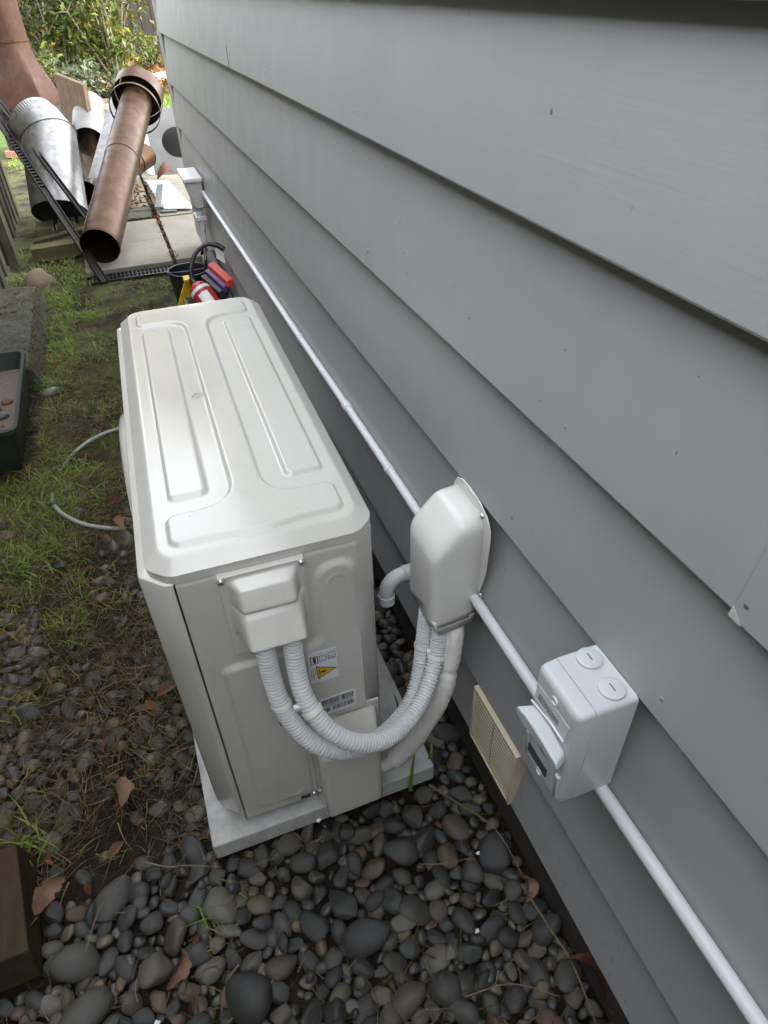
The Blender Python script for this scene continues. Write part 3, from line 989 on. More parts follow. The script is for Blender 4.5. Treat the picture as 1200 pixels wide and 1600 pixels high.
# seam line across the hood top
# lower tapered lip
mb = MB()
mb.hexa([(-0.064, -0.049, 0.438), (-0.012, -0.050, 0.446), (-0.012, 0.046, 0.446), (-0.064, 0.040, 0.438)],
        [(-0.0755, -0.0495, 0.470), (-0.006, -0.0525, 0.470), (-0.006, 0.0495, 0.470), (-0.0755, 0.045, 0.470)])
mb.f = mb.f[2:]
o = mb.build('outlet_lip', 'coverplastic', pc)
md = o.modifiers.new('solid', 'SOLIDIFY')
md.thickness = 0.0025
md.offset = -1
# flange
poly = []
for (yy, zz_) in ((-0.040, 0.470), (-0.066, 0.560), (-0.070, 0.625), (-0.068, 0.645), (-0.058, 0.661), (-0.035, 0.672), (0.0, 0.676), (0.020, 0.675), (0.036, 0.668), (0.046, 0.652), (0.056, 0.60), (0.056, 0.480), (0.046, 0.470)):
    poly.append((-0.0015, yy, zz_))
MB().prism(poly, (-0.0022, 0, 0)).build('flange', 'coverplastic', pc, bevel=0.0008)
for (yy, zz_) in ((-0.045, 0.656), (-0.0585, 0.515), (-0.0545, 0.492)):
    MB().lathe([(0.0, -0.003), (0.0025, -0.0028), (0.0042, -0.001), (0.0044, 0.0)], (-0.0038, yy, zz_), (1, 0, 0), 14).build('screw', 'screw', pc)

# small pvc elbow behind the cover
pts = [(0.0, 0.132, 0.404), (-0.030, 0.132, 0.404), (-0.052, 0.132, 0.404)]
for a in np.linspace(0, math.pi / 2, 8)[1:]:
    pts.append((-0.052 - 0.032 * math.sin(a), 0.132, 0.404 - 0.032 * (1 - math.cos(a))))
pts.append((-0.084, 0.132, 0.350))
el = MB().tube(pts, 0.0135, 18).build('elbow_pipe', 'pvc', None, (0.0, 0.132, 0.40), label='small white elbow pipe poking from the wall beside the heat pump', cat='pipe')
MB().lathe([(0.0136, 0.0), (0.0152, 0.0005), (0.0152, 0.018), (0.0136, 0.0185)], (-0.084, 0.132, 0.346), (0, 0, 1), 18).build('collar', 'pvc', el)
MB().lathe([(0.0136, 0.0), (0.0152, 0.0005), (0.0152, 0.020), (0.0136, 0.0205)], (-0.052, 0.132, 0.404), (1, 0, 0), 18).build('collar', 'pvc', el)

# ---- flexible corrugated hoses
def flexhose(ctrl, label, r=0.0136, pitch=0.0054):
    _, Ln = spline(ctrl, 10)
    nring = int(Ln / pitch)
    per = 6
    pts, _ = spline(ctrl, nring * per + 1)
    shape = [0.985, 1.0, 1.0, 0.985, 0.80, 0.80]
    rads = [r * shape[i % per] for i in range(len(pts))]
    return MB().tube(pts, rads, 18).build('corrugated_hose', 'flex', None, tuple(pts[0]), angle=40, label=label, cat='hose', group='corrugated hoses looping from unit to wall')
t1 = [(-0.325, -0.062, 0.564), (-0.328, -0.068, 0.545), (-0.327, -0.075, 0.493), (-0.323, -0.090, 0.452), (-0.309, -0.108, 0.409), (-0.288, -0.122, 0.379), (-0.256, -0.130, 0.357),
      (-0.216, -0.122, 0.333), (-0.167, -0.100, 0.320), (-0.122, -0.070, 0.321), (-0.093, -0.040, 0.346), (-0.076, -0.017, 0.395), (-0.066, -0.006, 0.450), (-0.056, 0.0, 0.515)]
t2 = [(-0.290, -0.063, 0.566), (-0.291, -0.068, 0.548), (-0.293, -0.080, 0.505), (-0.292, -0.100, 0.472), (-0.281, -0.122, 0.441), (-0.260, -0.140, 0.412), (-0.228, -0.148, 0.386),
      (-0.186, -0.139, 0.361), (-0.135, -0.108, 0.345), (-0.096, -0.078, 0.358), (-0.066, -0.046, 0.392), (-0.055, -0.033, 0.440), (-0.046, -0.028, 0.515)]
flexhose(t1, 'white corrugated hose hanging lower of the two, nearer the unit')
flexhose(t2, 'white corrugated hose of the pair lying on top in the loop')
# wrapped pipe bundle
t3 = [(-0.026, -0.026, 0.520), (-0.028, -0.030, 0.450), (-0.035, -0.043, 0.420), (-0.046, -0.056, 0.371), (-0.064, -0.065, 0.309), (-0.089, -0.062, 0.240), (-0.119, -0.052, 0.165), (-0.146, -0.042, 0.121), (-0.160, -0.036, 0.105)]
pts, Ln = spline(t3, 150)
rr = []
for i in range(150):
    s = i / 149
    r_ = 0.0150 + 0.0006 * math.sin(s * 31) * math.sin(s * 7) + 0.0007 * ((s * 30) % 1.0)
    if abs(s - 0.37) < 0.02:
        r_ -= 0.0022 * (1 - abs(s - 0.37) / 0.02)
    if s > 0.42:
        r_ += 0.0012
    if s > 0.93:
        r_ -= 0.005
    rr.append(r_)
wp = MB().tube(pts, rr, 18).build('taped_pipe', 'tape', None, tuple(pts[0]), angle=60, label='cream taped pipe bundle behind the two corrugated hoses', cat='pipe')
mb = MB()
for kx in range(26):
    s = 0.70 + kx * 0.005 + random.uniform(-0.001, 0.001)
    i0 = int(s * 149)
    p = Vector(pts[i0])
    toc = (CAM - p).normalized()
    tdir = (Vector(pts[i0 + 1]) - p).normalized()
    sd_ = tdir.cross(toc).normalized()
    c = p + toc * (rr[i0] + 0.0004) + sd_ * random.uniform(-0.003, 0.003)
    w1, w2 = random.uniform(0.0006, 0.0012), random.uniform(0.0008, 0.0022)
    mb.add([c - tdir * w1 - sd_ * w2, c + tdir * w1 - sd_ * w2, c + tdir * w1 + sd_ * w2, c - tdir * w1 + sd_ * w2], [(0, 1, 2, 3)])
mb.build('faded_print', 'red', wp, recalc=False)
# cable ties
def tie(c, ax, ra, rb, side_dir, label):
    ax = Vector(ax).normalized()
    s_ = Vector(side_dir)
    s_ = (s_ - ax * s_.dot(ax)).normalized()
    w_ = ax.cross(s_)
    c = Vector(c)
    mb = MB()
    n = 32
    vs_ = []
    for k in range(n):
        a = 2 * math.pi * k / n
        p = c + s_ * (ra * math.copysign(abs(math.cos(a)) ** 0.75, math.cos(a))) + w_ * (rb * math.copysign(abs(math.sin(a)) ** 0.75, math.sin(a)))
        o_ = (p - c).normalized() * 0.0015
        for (dd, oo) in ((-0.0032, 0), (0.0032, 0), (0.0032, 1), (-0.0032, 1)):
            vs_.append(p + ax * dd + o_ * oo)
    fs_ = []
    for k in range(n):
        k2 = (k + 1) % n
        for b in range(4):
            fs_.append((k * 4 + b, k * 4 + (b + 1) % 4, k2 * 4 + (b + 1) % 4, k2 * 4 + b))
    mb.add(vs_, fs_)
    o = mb.build('cable_tie', 'pvc', None, tuple(c), label=label, cat='cable tie', group='cable ties around the hoses')
    hb = MB()
    q = c + s_ * 0.004 - w_ * (rb + 0.002)
    hb.box((-0.0035, -0.003, -0.004), (0.0035, 0.003, 0.004), Matrix.Translation(q))
    hb.build('lock_head', 'pvc', o, bevel=0.0008)
def tie_at(za, lab):
    on_unit = za > 0.42
    mb = MB()
    cs = []
    for ctrl in (t1, t2):
        P_, _ = spline(ctrl, 200)
        rngk = range(0, 90) if on_unit else range(110, 200)
        k = min(rngk, key=lambda q: abs(P_[q][2] - za))
        ax = Vector(P_[k + 1] - P_[k - 1]).normalized()
        c = Vector(P_[k])
        cs.append(c)
        mb.lathe([(0.0132, -0.0036), (0.0149, -0.0034), (0.0149, 0.0034), (0.0132, 0.0036)], c, ax, 26)
        if len(cs) == 2:
            pass
    o = mb.build('cable_tie', 'coverplastic', None, tuple((cs[0] + cs[1]) / 2), label=lab, cat='cable tie', group='cable ties around the hoses')
    m_ = (cs[0] + cs[1]) / 2 + (CAM - cs[0]).normalized() * 0.012
    MB().box((-0.005, -0.0035, -0.004), (0.005, 0.0035, 0.004), Matrix.Translation(m_)).build('lock_head', 'coverplastic', o, bevel=0.001)
tie_at(0.450, 'pale cable tie binding the hoses just below the unit')
tie_at(0.388, 'pale cable tie binding the hoses below the pipe cover')

# ---- isolator switch
sw = thing('isolator_switch', (-0.03, -0.338, 0.505), 'pale grey weatherproof isolator switch box with lever on the wall', 'switch')
YA, YB, ZA, ZB = -0.377, -0.300, 0.507, 0.672
def rrect(x, y0, y1, z0, z1, r, n=5):
    out = []
    for (cy, cz, a0) in ((y1 - r, z1 - r, 0), (y0 + r, z1 - r, 90), (y0 + r, z0 + r, 180), (y1 - r, z0 + r, 270)):
        for t in np.linspace(0, 90, n):
            out.append(Vector((x, cy + r * math.cos(RAD(a0 + t)), cz + r * math.sin(RAD(a0 + t)))))
    return out
def loft0(rings, cap0=True, cap1=True):
    mb = MB()
    n = len(rings[0])
    for rg in rings:
        mb.v += [tuple(p) for p in rg]
    for i_ in range(len(rings) - 1):
        for k in range(n):
            mb.f.append((i_ * n + k, i_ * n + (k + 1) % n, (i_ + 1) * n + (k + 1) % n, (i_ + 1) * n + k))
    if cap0: mb.f.append(tuple(range(n)))
    if cap1: mb.f.append(tuple((len(rings) - 1) * n + k for k in range(n)))
    return mb
def rin(x, q, r):
    return rrect(x, YA + q, YB - q, ZA + q, ZB - q, r)
loft0([rin(-0.001, 0.0, 0.006), rin(-0.0488, 0.0, 0.006), rin(-0.0496, 0.0008, 0.0055)]).build('base_box', 'switchgrey', sw, angle=40)
loft0([rin(-0.0492, 0.0022, 0.005), rin(-0.0503, 0.0022, 0.005)]).build('seal', 'printgrey', sw)
lid_s = loft0([rin(-0.0500, 0.0010, 0.006), rin(-0.0507, 0.0002, 0.006), rin(-0.0640, 0.0010, 0.0065), rin(-0.0672, 0.0020, 0.007), rin(-0.0695, 0.0042, 0.007), rin(-0.0708, 0.0075, 0.007), rin(-0.0710, 0.011, 0.006)]).build('front_cover', 'switchgrey', sw, angle=40)
# dished centre: dark recess plate behind the lever
MB().lathe([(0.0, -0.0722), (0.024, -0.0722), (0.026, -0.0708)], (0, -0.338, 0.583), (1, 0, 0), 32).build('dial_plate', 'switchgrey', lid_s)
mb2 = MB()
lev = [(-0.3020, 0.6045), (-0.3050, 0.6110), (-0.3200, 0.6135), (-0.3480, 0.6110), (-0.3770, 0.6060), (-0.3815, 0.5990), (-0.3770, 0.5925), (-0.3480, 0.5945), (-0.3200, 0.5965), (-0.3050, 0.5985)]
lev_b = [((a + 0.340) * 0.80 - 0.340, (b - 0.602) * 1.5 + 0.600) for a, b in lev]
n = len(lev)
mb2.v = [(-0.0712, a, b) for a, b in lev_b] + [(-0.0915 if a > -0.33 else -0.0870, a, b) for a, b in lev]
mb2.f = [tuple(range(n)), tuple(range(n, 2 * n))] + [(i, (i + 1) % n, n + (i + 1) % n, n + i) for i in range(n)]
lever = mb2.build('lever', 'switchgrey', sw, bevel=0.0022, bseg=3)
MB().hexa([(-0.0708, -0.3680, 0.6205), (-0.0708, -0.3080, 0.6205), (-0.0708, -0.3080, 0.6460), (-0.0708, -0.3680, 0.6460)],
          [(-0.0735, -0.3665, 0.6215), (-0.0735, -0.3095, 0.6215), (-0.0715, -0.3095, 0.6455), (-0.0715, -0.3665, 0.6455)]).build('label_block', 'switchgrey', lid_s, bevel=0.0006)
MB().tube([(-0.0735, -0.3660, 0.6212), (-0.0745, -0.3400, 0.6225), (-0.0760, -0.3080, 0.6180)], 0.0013, 8).build('block_edge', 'pvc', lid_s)
for yy in (YA + 0.0085, YB - 0.0085):
    MB().hexa([(-0.0700, yy - 0.004, 0.513), (-0.0700, yy + 0.004, 0.513), (-0.0700, yy + 0.004, 0.560), (-0.0700, yy - 0.004, 0.560)],
              [(-0.0712, yy - 0.003, 0.515), (-0.0712, yy + 0.003, 0.515), (-0.0740, yy + 0.003, 0.558), (-0.0740, yy - 0.003, 0.558)]).build('lower_rib', 'switchgrey', lid_s, bevel=0.001)
MB().lathe([(0.0045, -0.001), (0.0045, 0.001), (0.0, 0.001)], (-0.082, -0.3095, 0.601), (0, 1, 0), 14).build('pin', 'switchdark', lever)
# label fields
mb = MB()
y_ = -0.3145
while y_ > -0.351:
    gw = random.uniform(0.0026, 0.0036)
    for seg_ in range(4):
        a0 = random.choice((0, 0.4)); a1 = random.choice((0.6, 1.0))
        kind_ = seg_ % 4
        if kind_ == 0:
            q = [(y_, 0.6275), (y_ - 0.0008, 0.6275), (y_ - 0.0008, 0.6370), (y_, 0.6370)]
        elif kind_ == 1:
            q = [(y_, 0.6358), (y_ - gw, 0.6358), (y_ - gw, 0.6370), (y_, 0.6370)]
        elif kind_ == 2:
            zc = random.choice((0.6275, 0.6315))
            q = [(y_, zc), (y_ - gw, zc), (y_ - gw, zc + 0.0012), (y_, zc + 0.0012)]
        else:
            q = [(y_ - gw + 0.0008, 0.6275 + 0.004 * a0), (y_ - gw, 0.6275 + 0.004 * a0), (y_ - gw, 0.6370), (y_ - gw + 0.0008, 0.6370)]
        mb.add([(-0.0739 + (b - 0.6215) * 0.083 - 0.00003 * seg_, a, b) for a, b in q], [(0, 1, 2, 3)])
    y_ -= gw + 0.0012
mb.build('worn_print', 'printgrey', lid_s)
MB().box((-0.0722, -0.350, 0.526), (-0.0708, -0.312, 0.540)).build('rating_label', 'switchdark', lid_s)
mb = MB()
for kx in range(4):
    z = 0.5285 + kx * 0.0028
    y_ = -0.3145
    while y_ > -0.347:
        w_ = random.uniform(0.001, 0.004)
        mb.add([(-0.0724, a, b) for a, b in ((y_, z), (y_ - w_, z), (y_ - w_, z + 0.0011), (y_, z + 0.0011))], [(0, 1, 2, 3)])
        y_ -= w_ + 0.0009
mb.build('rating_print', 'printgrey', lid_s)
for (yy, zz_) in ((-0.338, 0.6535), (-0.338, 0.5195)):
    MB().lathe([(0.0, 0.004), (0.0036, 0.004), (0.0042, -0.0012), (0.0052, -0.0012), (0.0056, 0.001)], (-0.0715, yy, zz_), (1, 0, 0), 22).build('screw_well', 'pvc', lid_s)
for (xx, yy) in ((-0.0195, -0.317), (-0.0205, -0.358)):
    pl = MB().lathe([(0.0, 0.0042), (0.0120, 0.0042), (0.0136, 0.0030), (0.0138, 0.0)], (xx, yy, ZB), (0, 0, 1), 32).build('entry_plug', 'switchgrey', sw)
    MB().box((xx - 0.0006, yy - 0.0048, ZB + 0.0036), (xx + 0.0006, yy + 0.0048, ZB + 0.00445)).build('plug_slot', 'switchdark', pl)

# ---- cream louvre vent
vt = thing('vent_grille', (0.0, -0.141, 0.166), 'small cream louvred vent low on the wall above the pebbles', 'vent')
VA, VB, VZ0, VZ1 = -0.212, -0.070, 0.170, 0.3105
MB().box((0.0005, VA + 0.004, VZ0 + 0.004), (0.0020, VB - 0.004, VZ1 - 0.004)).build('shade_plate', 'void_black', vt)  # black sheet added so the gaps between louvres read as shade
MB().box((-0.0070, VA, VZ0), (0.026, VA + 0.008, VZ1)).build('frame_side', 'cream', vt, bevel=0.001)
MB().box((-0.0070, VB - 0.007, VZ0), (0.026, VB, VZ1)).build('frame_side', 'cream', vt, bevel=0.001)
MB().box((-0.0068, VA + 0.0082, VZ0), (0.026, VB - 0.0072, VZ0 + 0.005)).build('frame_rail', 'cream', vt, bevel=0.001)
MB().box((-0.0068, VA + 0.0082, VZ1 - 0.005), (0.026, VB - 0.0072, VZ1)).build('frame_rail', 'cream', vt, bevel=0.001)
MB().box((-0.0050, -0.1420, VZ0 + 0.0052), (-0.0040, -0.1400, VZ1 - 0.0052)).build('mullion', 'void_black', vt)
for k in range(12):
    z = VZ0 + 0.0098 + k * 0.0104
    for (ya, yb) in ((VA + 0.0084, -0.1421), (-0.1399, VB - 0.0074)):
        MB().hexa([(-0.0062, ya, z), (-0.0062, yb, z), (-0.0056, yb, z), (-0.0056, ya, z)],
                  [(-0.0056, ya, z + 0.0054), (-0.0056, yb, z + 0.0054), (-0.0050, yb, z + 0.0054), (-0.0050, ya, z + 0.0054)]).build('louvre', 'cream', vt)

# ---- far pipe cover and return pipe at the corner
fcv = thing('wall_box', (-0.03, 2.75, 0.40), 'small grey white pipe box at the far house corner end of the conduit', 'pipe box')
mb = MB()
mb.hexa([(-0.004, 2.66, 0.425), (-0.050, 2.66, 0.425), (-0.040, 2.80, 0.425), (-0.004, 2.80, 0.425)],
        [(-0.004, 2.63, 0.545), (-0.078, 2.63, 0.545), (-0.078, 2.84, 0.545), (-0.004, 2.84, 0.545)])
mb.build('hood', 'coverplastic', fcv, bevel=0.006)
MB().box((-0.083, 2.615, 0.546), (-0.002, 2.85, 0.562)).build('cap', 'coverplastic', fcv, bevel=0.003)
for (yy, xx) in ((2.69, -0.030), (2.75, -0.026)):
    MB().tube([(xx, yy, 0.43), (xx, yy, 0.33)], 0.016, 14).build('stub', 'pvc', fcv)
pts = [(-0.030, 2.69, 0.42), (-0.032, 2.69, 0.28)] + [(-0.032, 2.72 - 0.03 * math.cos(a), 0.28 - 0.03 * math.sin(a)) for a in np.linspace(0, math.pi, 8)] + [(-0.028, 2.75, 0.42)]
MB().tube(pts, 0.0125, 14).build('return_bend', 'pvc', fcv)
MB().box((-0.052, 2.668, 0.372), (-0.008, 2.772, 0.388)).build('bracket', 'pvc', fcv, bevel=0.002)

# ================================================================== PAVING AND CLUTTER BEHIND THE UNIT
paving = MB().box((-0.63, 3.262, -0.03), (0.32, 6.30, 0.006)).build('paving', 'soil', None, (-0.15, 4.5, 0.0), label='sand coloured square pavers beside the house corner', kind='structure')
def paver(x0, x1, y0, y1, mat_='paver'):
    dz = random.uniform(-0.003, 0.003)
    t1_, t2_ = random.uniform(-0.003, 0.003), random.uniform(-0.003, 0.003)
    mb = MB()
    mb.hexa([(x0, y0, -0.01), (x1, y0, -0.01), (x1, y1, -0.01), (x0, y1, -0.01)],
            [(x0, y0, 0.032 + dz), (x1, y0, 0.032 + dz + t1_), (x1, y1, 0.032 + dz + t1_ + t2_), (x0, y1, 0.032 + dz + t2_)])
    mb.build('paver', mat_, paving, bevel=0.003)
for (y0, y1) in ((3.268, 3.722), (3.732, 4.186)):
    paver(-0.625, -0.166, y0, y1)
for (y0, y1) in ((3.268, 3.716), (3.726, 4.186), (4.196, 4.648), (4.660, 5.11), (5.12, 5.57), (5.58, 6.03)):
    paver(-0.146, 0.312, y0, y1)
for (y0, y1) in ((4.98, 5.43), (5.44, 5.89)):
    paver(-0.625, -0.166, y0, y1)
for k in range(7):
    y0 = 4.20 + k * 0.108
    mb = MB()
    mb.box((-0.44 + random.uniform(-0.01, 0.01), y0, -0.01), (-0.178 + random.uniform(-0.015, 0.01), y0 + 0.09, 0.034 + random.uniform(-0.006, 0.008)))
    mb.build('edging_brick', 'mossy' if k < 3 else 'paver', paving, bevel=0.006)
# slotted drain
dr = thing('drain_grate', (-0.30, 3.20, 0.0), 'black slotted channel drain grate in front of the pavers', 'drain')
MB().box((-0.60, 3.145, -0.04), (-0.03, 3.258, -0.006)).build('channel', 'void_black', dr)
for (a, b) in ((3.145, 3.158), (3.196, 3.206), (3.245, 3.258)):
    MB().box((-0.60, a, -0.0055), (-0.03, b, 0.014)).build('grate_rail', 'blackplastic', dr)
for k in range(28):
    x = -0.60 + k * 0.0208
    MB().box((x, 3.1585, -0.005), (x + 0.007, 3.1955, 0.013)).build('grate_bar', 'blackplastic', dr)
    MB().box((x, 3.2065, -0.005), (x + 0.007, 3.2445, 0.013)).build('grate_bar', 'blackplastic', dr)

def vec(*a):
    return Vector(a)

# long copper coloured flue with cowl
a, b = vec(-0.519, 3.345, 0.132), vec(-0.105, 4.815, 0.585)
ax = (b - a).normalized()
Lp = (b - a).length
fl = thing('flue_pipe', tuple(a), 'long brown rusty steel flue pipe leaning with its open end on the pavers', 'flue pipe')
MB().shell(0.102, 0.0, Lp * 0.56, 0.0015, a, ax, 48).build('lower_length', 'copper', fl, angle=50)
MB().shell(0.100, Lp * 0.54, Lp + 0.06, 0.0015, a, ax, 48).build('upper_length', 'copper', fl, angle=50)
MB().lathe([(0.1022, Lp * 0.556), (0.1048, Lp * 0.558), (0.1048, Lp * 0.566), (0.1008, Lp * 0.568)], a, ax, 48).build('joint_bead', 'copper', fl)
MB().lathe([(0.1021, 0.012), (0.1036, 0.016), (0.1021, 0.020)], a, ax, 48).build('crimp_bead', 'copper', fl)
up = ax.cross(Vector((1, 0, 0))).normalized()
sm = (up * 0.70 + ax.cross(up) * -0.714) * 0.1022
if sm.z < 0: sm = -sm
MB().tube([a + sm + ax * 0.02, a + sm + ax * Lp * 0.555], 0.004, 8).build('lock_seam', 'copper', fl)
MB().lathe([(0.0, Lp * 0.8), (0.0985, Lp * 0.8)], a, ax, 40).build('dark_inside', 'void_black', fl)
cw = thing('flue_cowl', tuple(b), 'wide round rusty flue cowl ring at the top of the leaning flue pipe', 'flue cowl')
MB().shell(0.162, Lp + 0.06, Lp + 0.20, 0.002, a, ax, 48).build('outer_band', 'copper', cw, angle=50)
MB().shell(0.163, Lp - 0.055, Lp - 0.035, 0.004, a, ax, 48).build('front_hoop', 'copper', cw, angle=50)
MB().lathe([(0.0, Lp + 0.19), (0.158, Lp + 0.19)], a, ax, 40).build('cap_disc', 'rust', cw)
for k in range(3):
    an = 0.6 + k * 2.1
    rdir = up * math.cos(an) + ax.cross(up) * math.sin(an)
    MB().tube([a + rdir * 0.160 + ax * (Lp - 0.04), a + rdir * 0.160 + ax * (Lp + 0.08)], 0.004, 6).build('strut', 'copper', cw)

# second brown pipe underneath
a2, b2 = vec(-0.545, 4.66, 0.118), vec(-0.085, 5.40, 0.185)
ax2 = (b2 - a2).normalized()
L2 = (b2 - a2).length
p2 = thing('flue_offcut', tuple(a2), 'short brown flue pipe lying behind and beneath the long flue', 'flue pipe')
MB().shell(0.080, 0, L2 * 0.8, 0.0015, a2, ax2, 36).build('pipe_wall', 'copper', p2, angle=50)
MB().shell(0.086, L2 * 0.78, L2, 0.0015, a2, ax2, 36).build('socket_end', 'copper', p2, angle=50)
MB().lathe([(0, L2 * 0.5), (0.0785, L2 * 0.5)], a2, ax2, 30).build('dark_inside', 'void_black', p2)

# galvanised elbow duct
dk = thing('galvanised_duct', (-0.73, 4.25, 0.03), 'shiny galvanised steel elbow duct standing by the left fence', 'duct')
q0, q1 = vec(-0.728, 4.235, 0.115), vec(-0.684, 4.54, 0.480)
axd = (q1 - q0).normalized()
q2 = q1 + vec(-0.095, 0.16, 0.125)
axe = (q2 - q1).normalized()
Rd = 0.165
mid = (axd + axe).normalized()
def cutring(c, axis, plane_n, r, n=48):
    axis = axis.normalized()
    u = axis.cross(Vector((0, 0, 1))).normalized()
    w = axis.cross(u)
    out = []
    for k in range(n):
        an = 2 * math.pi * k / n
        p = c + (u * math.cos(an) + w * math.sin(an)) * r
        t = (c - p).dot(plane_n) / axis.dot(plane_n)
        out.append(p + axis * t)
    return out
def loft(rings):
    mb = MB()
    n = len(rings[0])
    for rg in rings:
        mb.v += [tuple(p) for p in rg]
    for i_ in range(len(rings) - 1):
        for k in range(n):
            mb.f.append((i_ * n + k, i_ * n + (k + 1) % n, (i_ + 1) * n + (k + 1) % n, (i_ + 1) * n + k))
    return mb
r_bot = cutring(q0, axd, axd, Rd)
r_mid = cutring(q1, axd, mid, Rd)
r_mid2 = cutring(q1 + axe * 0.004, axe, mid, Rd)
r_top = cutring(q1 + axe * 0.11, axe, axe, Rd)
r_lip = cutring(q1 + axe * 0.118, axe, axe, Rd * 0.95)
r_end = cutring(q1 + axe * 0.205, axe, axe, Rd * 0.95)
loft([r_bot, r_mid]).build('duct_body', 'galv', dk, angle=50, recalc=False)
loft([cutring(q0 + axd * 0.003, axd, axd, Rd - 0.002), cutring(q1, axd, mid, Rd - 0.002)]).build('duct_inside', 'void_black', dk, recalc=False)
loft([r_mid2, r_top, r_lip]).build('elbow_piece', 'galv', dk, angle=40, recalc=False)
n = 120
crimp = []
for (t_, sc_) in ((0.118, 1.0), (0.165, 0.985)):
    u = axe.cross(Vector((0, 0, 1))).normalized(); w = axe.cross(u)
    c_ = q1 + axe * t_
    crimp.append([c_ + (u * math.cos(2 * math.pi * k / n) + w * math.sin(2 * math.pi * k / n)) * (Rd * 0.95 * sc_ * (1 + 0.012 * (k % 2))) for k in range(n)])
loft(crimp).build('crimped_end', 'galv', dk, angle=20, recalc=False)
mb = MB()
rm = cutring(q1, axd, mid, Rd + 0.002)
mb.tube(rm + [rm[0]], 0.0035, 6, cap=False)
mb.build('elbow_seam', 'galv', dk)
for k in range(3):
    MB().box((-0.90 + k * 0.13, 4.16 + 0.05 * k, -0.01), (-0.79 + k * 0.13, 4.36, 0.055)).build('loose_brick', 'mosswood', None, (-0.85 + k * 0.13, 4.25, 0), bevel=0.006,
        label=('mossy brick under the galvanised duct nearest the fence', 'middle mossy brick under the galvanised duct', 'mossy brick under the galvanised duct nearest the flue pipe')[k], cat='brick', group='bricks under the duct')

# pale open pipe behind
a3 = vec(-0.47, 5.55, 0.285)
ax3 = vec(0.10, 0.62, 0.30).normalized()
p3 = thing('steel_pipe', tuple(a3), 'pale grey steel pipe with dark open end behind the channel', 'pipe')
MB().shell(0.120, 0, 0.45, 0.002, a3, ax3, 36).build('pipe_wall', 'dull', p3, angle=50)
MB().lathe([(0, 0.12), (0.118, 0.12)], a3, ax3, 30).build('dark_inside', 'void_black', p3)

# bright channel leaning
c0, c1 = vec(-0.490, 4.47, 0.245), vec(-0.195, 5.13, 0.640)
axc = (c1 - c0).normalized()
wdir = vec(0.88, -0.42, 0.05); wdir = (wdir - axc * wdir.dot(axc)).normalized()
nd = axc.cross(wdir)
if nd.z < 0: nd = -nd
mb = MB()
w_ = 0.032
prof_c = [(-w_, 0.04), (-w_, 0.0), (w_, 0.0), (w_, 0.04), (w_ - 0.002, 0.04), (w_ - 0.002, 0.002), (-w_ + 0.002, 0.002), (-w_ + 0.002, 0.04)]
mb.prism([c0 + wdir * p_ - nd * q_ for p_, q_ in prof_c], c1 - c0)
mb.build('metal_channel', 'galv', None, tuple(c0), label='narrow bright galvanised channel leaning against the flue pipe', cat='channel')

# boards standing behind the duct
def slabboard(name, p0, p1, wv, tv, mat_, label):
    p0, p1, wv, tv = Vector(p0), Vector(p1), Vector(wv), Vector(tv)
    mb = MB()
    mb.hexa([p0, p0 + wv, p0 + wv + tv, p0 + tv], [p1, p1 + wv, p1 + wv + tv, p1 + tv])
    mb.build(name, mat_, None, tuple(p0), bevel=0.003, label=label, cat='board')
slabboard('timber_board', (-0.66, 5.75, 0.0), (-0.60, 6.02, 0.70), (0.19, -0.30, -0.06), (0.03, 0.03, 0.0), 'boardwood', 'brown timber board standing on end behind the duct')
slabboard('dark_board', (-0.60, 5.30, 0.0), (-0.665, 5.60, 0.47), (0.05, -0.02, 0.0), (0.035, 0.12, -0.02), 'blacksteel', 'narrow black board upright beside the galvanised duct')

# dark metal frame of two bars leaning on the fence
fr = thing('bed_frame', (-0.533, 3.15, 0.0), 'black steel frame of two long bars leaning on the fence', 'metal frame')
def bar(p0, p1, name, wd=0.026):
    p0, p1 = Vector(p0), Vector(p1)
    d = (p1 - p0).normalized()
    s_ = d.cross(Vector((0, 0, 1))).normalized()
    n_ = s_.cross(d)
    mb = MB()
    pr = [(-wd, -0.004), (wd, -0.004), (wd, 0.016), (wd - 0.005, 0.016), (wd - 0.005, 0.002), (-wd + 0.005, 0.002), (-wd + 0.005, 0.016), (-wd, 0.016)]
    mb.prism([p0 + s_ * p_ + n_ * q_ for p_, q_ in pr], p1 - p0)
    return mb.build(name, 'blacksteel', fr, bevel=0.001), p0, d, s_, n_
b1, P0, d_, s_, n_ = bar((-0.537, 3.13, 0.012), (-0.960, 4.74, 0.580), 'long_bar', 0.020)
for k in range(16):
    t_ = 0.95 + k * 0.036
    mb = MB()
    mb.box((-0.014, -0.006, 0.003), (0.014, 0.006, 0.010), Matrix.Translation(P0 + d_ * t_) @ Matrix((s_, d_, n_)).transposed().to_4x4())
    mb.build('rung', 'blacksteel', fr)
bar((-0.555, 3.66, 0.190), (-0.940, 4.90, 0.660), 'short_bar', 0.014)
mb = MB()
e0, e1, e2, e3 = vec(-0.955, 4.72, 0.565), vec(-0.880, 4.42, 0.475), vec(-0.850, 4.58, 0.525), vec(-0.938, 4.88, 0.640)
mb.add([e0, e1, e2, e3], [(0, 1, 2, 3)])
pm = mb.build('perforated_panel', 'rust', fr, recalc=False)
pm.modifiers.new('solid', 'SOLIDIFY').thickness = 0.003
random.seed(21)
mb = MB()
